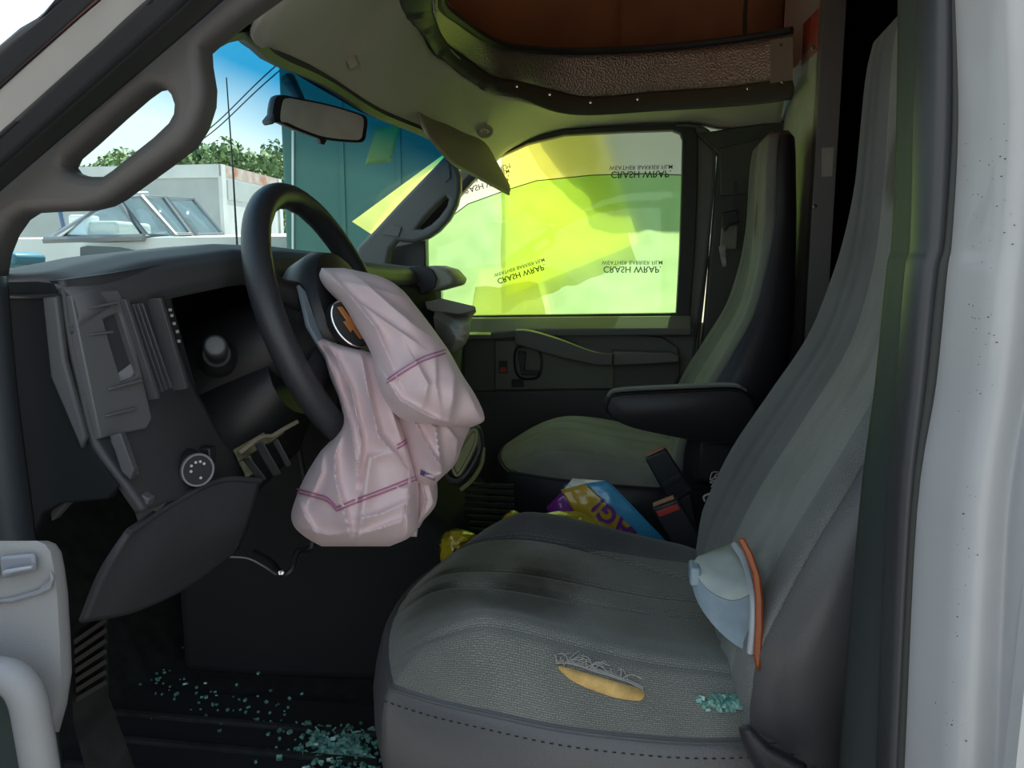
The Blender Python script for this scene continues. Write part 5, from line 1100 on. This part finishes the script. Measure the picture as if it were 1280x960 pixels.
pl = thing('brake_pedal', 'dark pedal arm with a shiny bolt under the steering column', 'pedal', tuple(at(350, 715, 1.15)))
MB().tube(spline([at(318, 690, 1.22), at(336, 700, 1.18), at(352, 716, 1.14), at(364, 712, 1.14), at(371, 690, 1.16), at(392, 672, 1.18), V(-.5, 1.12, 1.3)], 5), .005, 6).build('pedal_arm', BLACK, pl)
MB().lathe([(0, .006), (.004, .006), (.006, .003)], at(352, 716, 1.132), (.2, -1, .2), 10).build('bolt', CHROME, pl)
MB().tube(spline([at(287, 696, 1.1), at(310, 698, 1.1), at(330, 708, 1.1), at(345, 718, 1.12)], 5), .0016, 5).build('release_wire', mat('wire_grey', (.2, .2, .18), .5), pl)
# ================================================================== OUTSIDE
# boat on a trailer, seen through the windscreen
HULL = mat('boat_white', (.72, .73, .72), .35, var=.06, vscale=2); FRAME = mat('boat_frame', (.20, .21, .22), .4, .6); BWIN = mat('boat_dark_window', (.07, .085, .09), .15)
BGL = sheet('boat_glass', (.80, .90, .95), gloss=.10)
bt = thing('boat', 'white cabin boat with a raked framed windscreen, ahead of the dashboard', 'boat', (-4.5, 6.2, 0))
Y0, Y1 = 5.6, 7.4; DZ = at(180, 298, Y0).z
prow = []
for x, wdt, zk, zt_ in ((-9.5, .86, .75, DZ), (-6.5, .9, .7, DZ), (-4.2, .9, .7, DZ), (-3.5, .80, .8, DZ + .01), (-3.0, .62, .95, DZ + .02), (-2.65, .38, 1.2, DZ + .03), (-2.4, .08, 1.45, DZ + .03)):
    yc = (Y0 + Y1) / 2; prow.append([V(x, yc - wdt, zt_), V(x, yc - wdt * 1.0, lerp(zk, zt_, .55)), V(x, yc - wdt * .55, lerp(zk, zt_, .1)), V(x, yc, zk), V(x, yc + wdt * .55, lerp(zk, zt_, .1)), V(x, yc + wdt, lerp(zk, zt_, .55)), V(x, yc + wdt, zt_), V(x, yc, zt_ + .05)])
MB().loft(prow).build('hull', HULL, bt, angle=50)
plateY('hull_window', [[(101, 309), (110, 307), (150, 309), (176, 314), (160, 322), (106, 330), (101, 322)]], Y0 - .02, BWIN, .03, bt, .01)
def bpane(q, name='screen_pane'):
    pts = [at(u, v, y) for u, v, y in q]
    mb = MB(); mb.add(pts, [tuple(range(len(pts)))]); o = mb.build(name, BGL, bt, solid=.006)
    MB().tube(pts, .022, 6, True).build('screen_frame', FRAME, bt)
    return o
bpane([(148, 248, 5.75), (177, 246, 5.8), (219, 294, 5.8), (183, 295, 5.7)]); bpane([(180, 247, 5.95), (204, 247, 6.3), (238, 293, 6.3), (216, 293, 5.95)]); bpane([(208, 248, 6.45), (241, 249, 6.9), (278, 293, 6.9), (246, 294, 6.45)])
bpane([(80, 296, 5.65), (128, 252, 5.7), (146, 249, 5.7), (179, 296, 5.7)], 'side_pane')
MB().tube([at(56, 301, 5.62), at(180, 297, 5.62)], .03, 6).build('gunwale_rail', FRAME, bt)
MB().tube([at(60, 300, 5.7), at(122, 262, 5.7), at(160, 243, 5.9), at(184, 242, 6.2)], .02, 6).build('top_bow', mat('bow_alu', (.35, .38, .42), .4, .5), bt)
MB().tube([at(75, 262, 5.9), at(80, 285, 5.9), at(68, 295, 5.9)], .02, 6).build('folded_strut', mat('blue_strut', (.08, .12, .22), .4), bt)
MB().box(at(140, 288, 6.4), (.45, .5, .14)).build('helm_seat', mat('boat_seat', (.55, .52, .45), .6), bt, bevel=.03)
MB().box(at(106, 284, 6.2), (.16, .2, .2)).build('helm_box', HULL, bt, bevel=.02)
TS = MB()
for x in (-7.5, -4.5): TS.box((x, 6.5, .62), (.12, 1.5, .12))
TS.box((-6, 5.9, .52), (6, .1, .1)).box((-6, 7.1, .52), (6, .1, .1)); TS.build('cradle', STEEL, bt)
for y in (5.75, 7.25):
    MB().lathe([(0, .28), (.02, .32), (.18, .32), (.2, .28)], (-6.4, y - .1, .32), (0, 1, 0), 20).build('trailer_tyre', BLACK, bt)
tar = MB(); tar.loft([[at(u, v, 5.0) + V(0, d_, 0) for u, v in ((-30, 314), (8, 314), (20, 318), (20, 330), (6, 334), (-30, 336))] for d_ in (0, .3)]); tag(tar.build('tarp_roll', mat('teal_tarp', (.03, .14, .20), .5), bevel=.02), 'rolled teal tarp lying just beyond the base of the driver pillar', 'tarp')
# white box trailer
tl_ = thing('box_trailer', 'white box trailer with a rusty rear frame behind the boat', 'trailer', (-8, 14, 0))
TW = mat('trailer_white', (.62, .64, .64), .5, var=.10, vscale=1.5); TG = mat('trailer_shade_and_band', (.42, .45, .45), .5, var=.08, vscale=2)  # grey puts the white side's shade into the colour; also the grey door band
xr_ = at(274, 205, 13).x; zt2 = at(274, 205, 13).z
MB().box(((xr_ - 14) / 2 - .0, 14.2, (zt2 + 1.0) / 2), (xr_ + 14 - .02, 2.4, zt2 - 1.0)).build('cargo_box', TG, tl_)
MB().box(((xr_ - 14) / 2, 12.99, zt2 - .12), (xr_ + 14, .03, .22)).build('top_rail', TW, tl_)
MB().box((xr_, 14.2, zt2 - .10), (.06, 2.44, .20)).build('header_rail', mat('rusty_rail', (.55, .52, .50), .6, col2=(.38, .16, .10), vscale=3), tl_)
for y in (13.05, 15.35): MB().box((xr_ + .01, y, (zt2 + 1) / 2), (.07, .14, zt2 - 1)).build('door_post', TW, tl_)
MB().box((xr_ + .005, 14.2, zt2 - .95), (.03, 2.1, 1.5)).build('rear_door', TW, tl_); MB().box((xr_ + .02, 14.2, zt2 - .42), (.03, 2.0, .34)).build('door_band', TG, tl_)
for x in (xr_ - 1.2, xr_ - 2.4):
    for y in (13.2, 15.2): MB().lathe([(0, .45), (.03, .5), (.22, .5), (.25, .45)], (x, y - .12, .5), (0, 1, 0), 20).build('tyre', BLACK, tl_)
MB().box((xr_ - 3, 14.2, .85), (5.5, 1.0, .25)).build('chassis', STEEL, tl_); MB().box((-13.3, 14.2, .5), (.2, 1.4, 1.0)).build('landing_leg', STEEL, tl_)
# green container beside them
TEAL = mat('teal_steel', (.03, .125, .11), .5, var=.08, vscale=1.5)
ct = thing('shipping_container', 'tall teal steel container with a white seam, beyond the windscreen', 'container', (-1.2, 6, 0))
cx0 = at(354, 240, 4.8).x
MB().box((cx0 + 1.6, 5.7, 2.1), (3.2, 1.8, 4.2)).build('body', TEAL, ct, bevel=.02)
MB().tube([at(366, 120, 4.79), at(366, 260, 4.79), at(366, 420, 4.79)], .008, 6).build('white_seam', mat('white_sealant', (.6, .66, .64), .6), ct)
for u in (430, 500): MB().box((at(u, 300, 4.79).x, 4.795, 2.1), (.03, .01, 4.1)).build('panel_rib', TEAL, ct)
MB().box((cx0 + 1.6, 5.7, .06), (3.1, 1.7, .12)).build('skid', STEEL, ct)
# aerial and wires
ae = MB().tube([at(283, 97, 2.2), at(291, 210, 2.2), at(297, 318, 2.2), at(299, 372, 2.2)], [.0018, .0025, .0035, .005], 6); tag(ae.build('aerial', BLACK), 'thin black whip aerial standing beyond the windscreen', 'aerial')
for a, b_, l in (((200, 203), (345, 82), 'upper'), ((200, 196 + 12), (345, 92), 'lower')):
    A_, B_ = at(*a, 30), at(*b_, 24); m_ = A_.lerp(B_, .5) - V(0, 0, .25)
    w_ = MB().tube(spline([A_ + (A_ - B_) * .6, A_, m_, B_, B_ + (B_ - A_) * .8], 8), .022, 5).build('overhead_wire', RUBBERG); tag(w_, l + ' of two overhead wires crossing the sky in the windscreen', 'wire')
# trees beyond the yard
BARK = mat('bark', (.12, .09, .06), .9)
LEAFM = [mat('leaves_%d' % k, c, .8, col2=c2, vscale=2.2, bump=1.0, bscale=3) for k, (c, c2) in enumerate((((.10, .17, .07), (.22, .32, .13)), ((.13, .20, .08), (.27, .36, .15)), ((.08, .15, .07), (.19, .28, .12))))]
R6 = random.Random(11)
def ico():
    bm = bmesh.new(); bmesh.ops.create_icosphere(bm, subdivisions=1, radius=1); vs = [v.co.copy() for v in bm.verts]; fs = [[v.index for v in f.verts] for f in bm.faces]; bm.free(); return vs, fs
IV, IF = ico()
def tree(u, vtop, Y, wd, k):
    b_ = at(u, 330, Y); topz = at(u, vtop, Y).z
    t_ = thing('broadleaf_tree', 'green broadleaf tree in the row beyond the white box trailer', 'tree', (b_.x, Y, 0), 'trees beyond the trailer')
    MB().tube([V(b_.x, Y, 0), V(b_.x + .1, Y, topz * .3), V(b_.x, Y, topz * .7)], [.3, .22, .1], 8).build('trunk', BARK, t_)
    mb = MB(); vs, fs = [], []
    lobes = [(R6.uniform(0, 2 * pi), R6.random() ** .8, R6.uniform(.6, 1.2)) for _ in range(26)]
    for (a, h, r) in lobes:
        rr = wd * sqrt(max(0.02, 1 - (h * 1.5 - .5) ** 2)) * R6.uniform(.3, .85); c = V(b_.x + rr * cos(a), Y + rr * sin(a), lerp(topz * .30, topz - r * .8, h))
        for j in range(120):
            d_ = Vector((R6.gauss(0, 1), R6.gauss(0, 1), R6.gauss(0, 1))).normalized(); p = c + d_ * r * R6.uniform(.55, 1.05); q = (d_ + Vector((R6.uniform(-.7, .7), R6.uniform(-.7, .7), R6.uniform(-.7, .7)))).normalized()
            e1 = q.orthogonal().normalized() * R6.uniform(.07, .17); e2 = q.cross(e1) * R6.uniform(.6, 1.2); k0 = len(vs)
            vs += [p - e1 - e2, p + e1 - e2 * .4, p + e1 * .7 + e2, p - e1 * .6 + e2]; fs.append((k0, k0 + 1, k0 + 2, k0 + 3))
    mb.v, mb.f = vs, fs
    o = mb.build('crown', LEAFM[k % 3], t_, smooth=False); return t_
for k, (u, v, wd) in enumerate(((20, 205, 2.6), (62, 195, 2.6), (105, 190, 2.6), (130, 187, 2.4), (160, 184, 2.6), (185, 190, 2.4), (212, 190, 2.4), (240, 186, 2.4), (262, 178, 2.6), (290, 172, 2.8), (318, 168, 3.0), (345, 176, 2.8), (375, 185, 2.8))):
    tree(u, v, 46 + 3 * ((k * 7) % 3), wd, k)
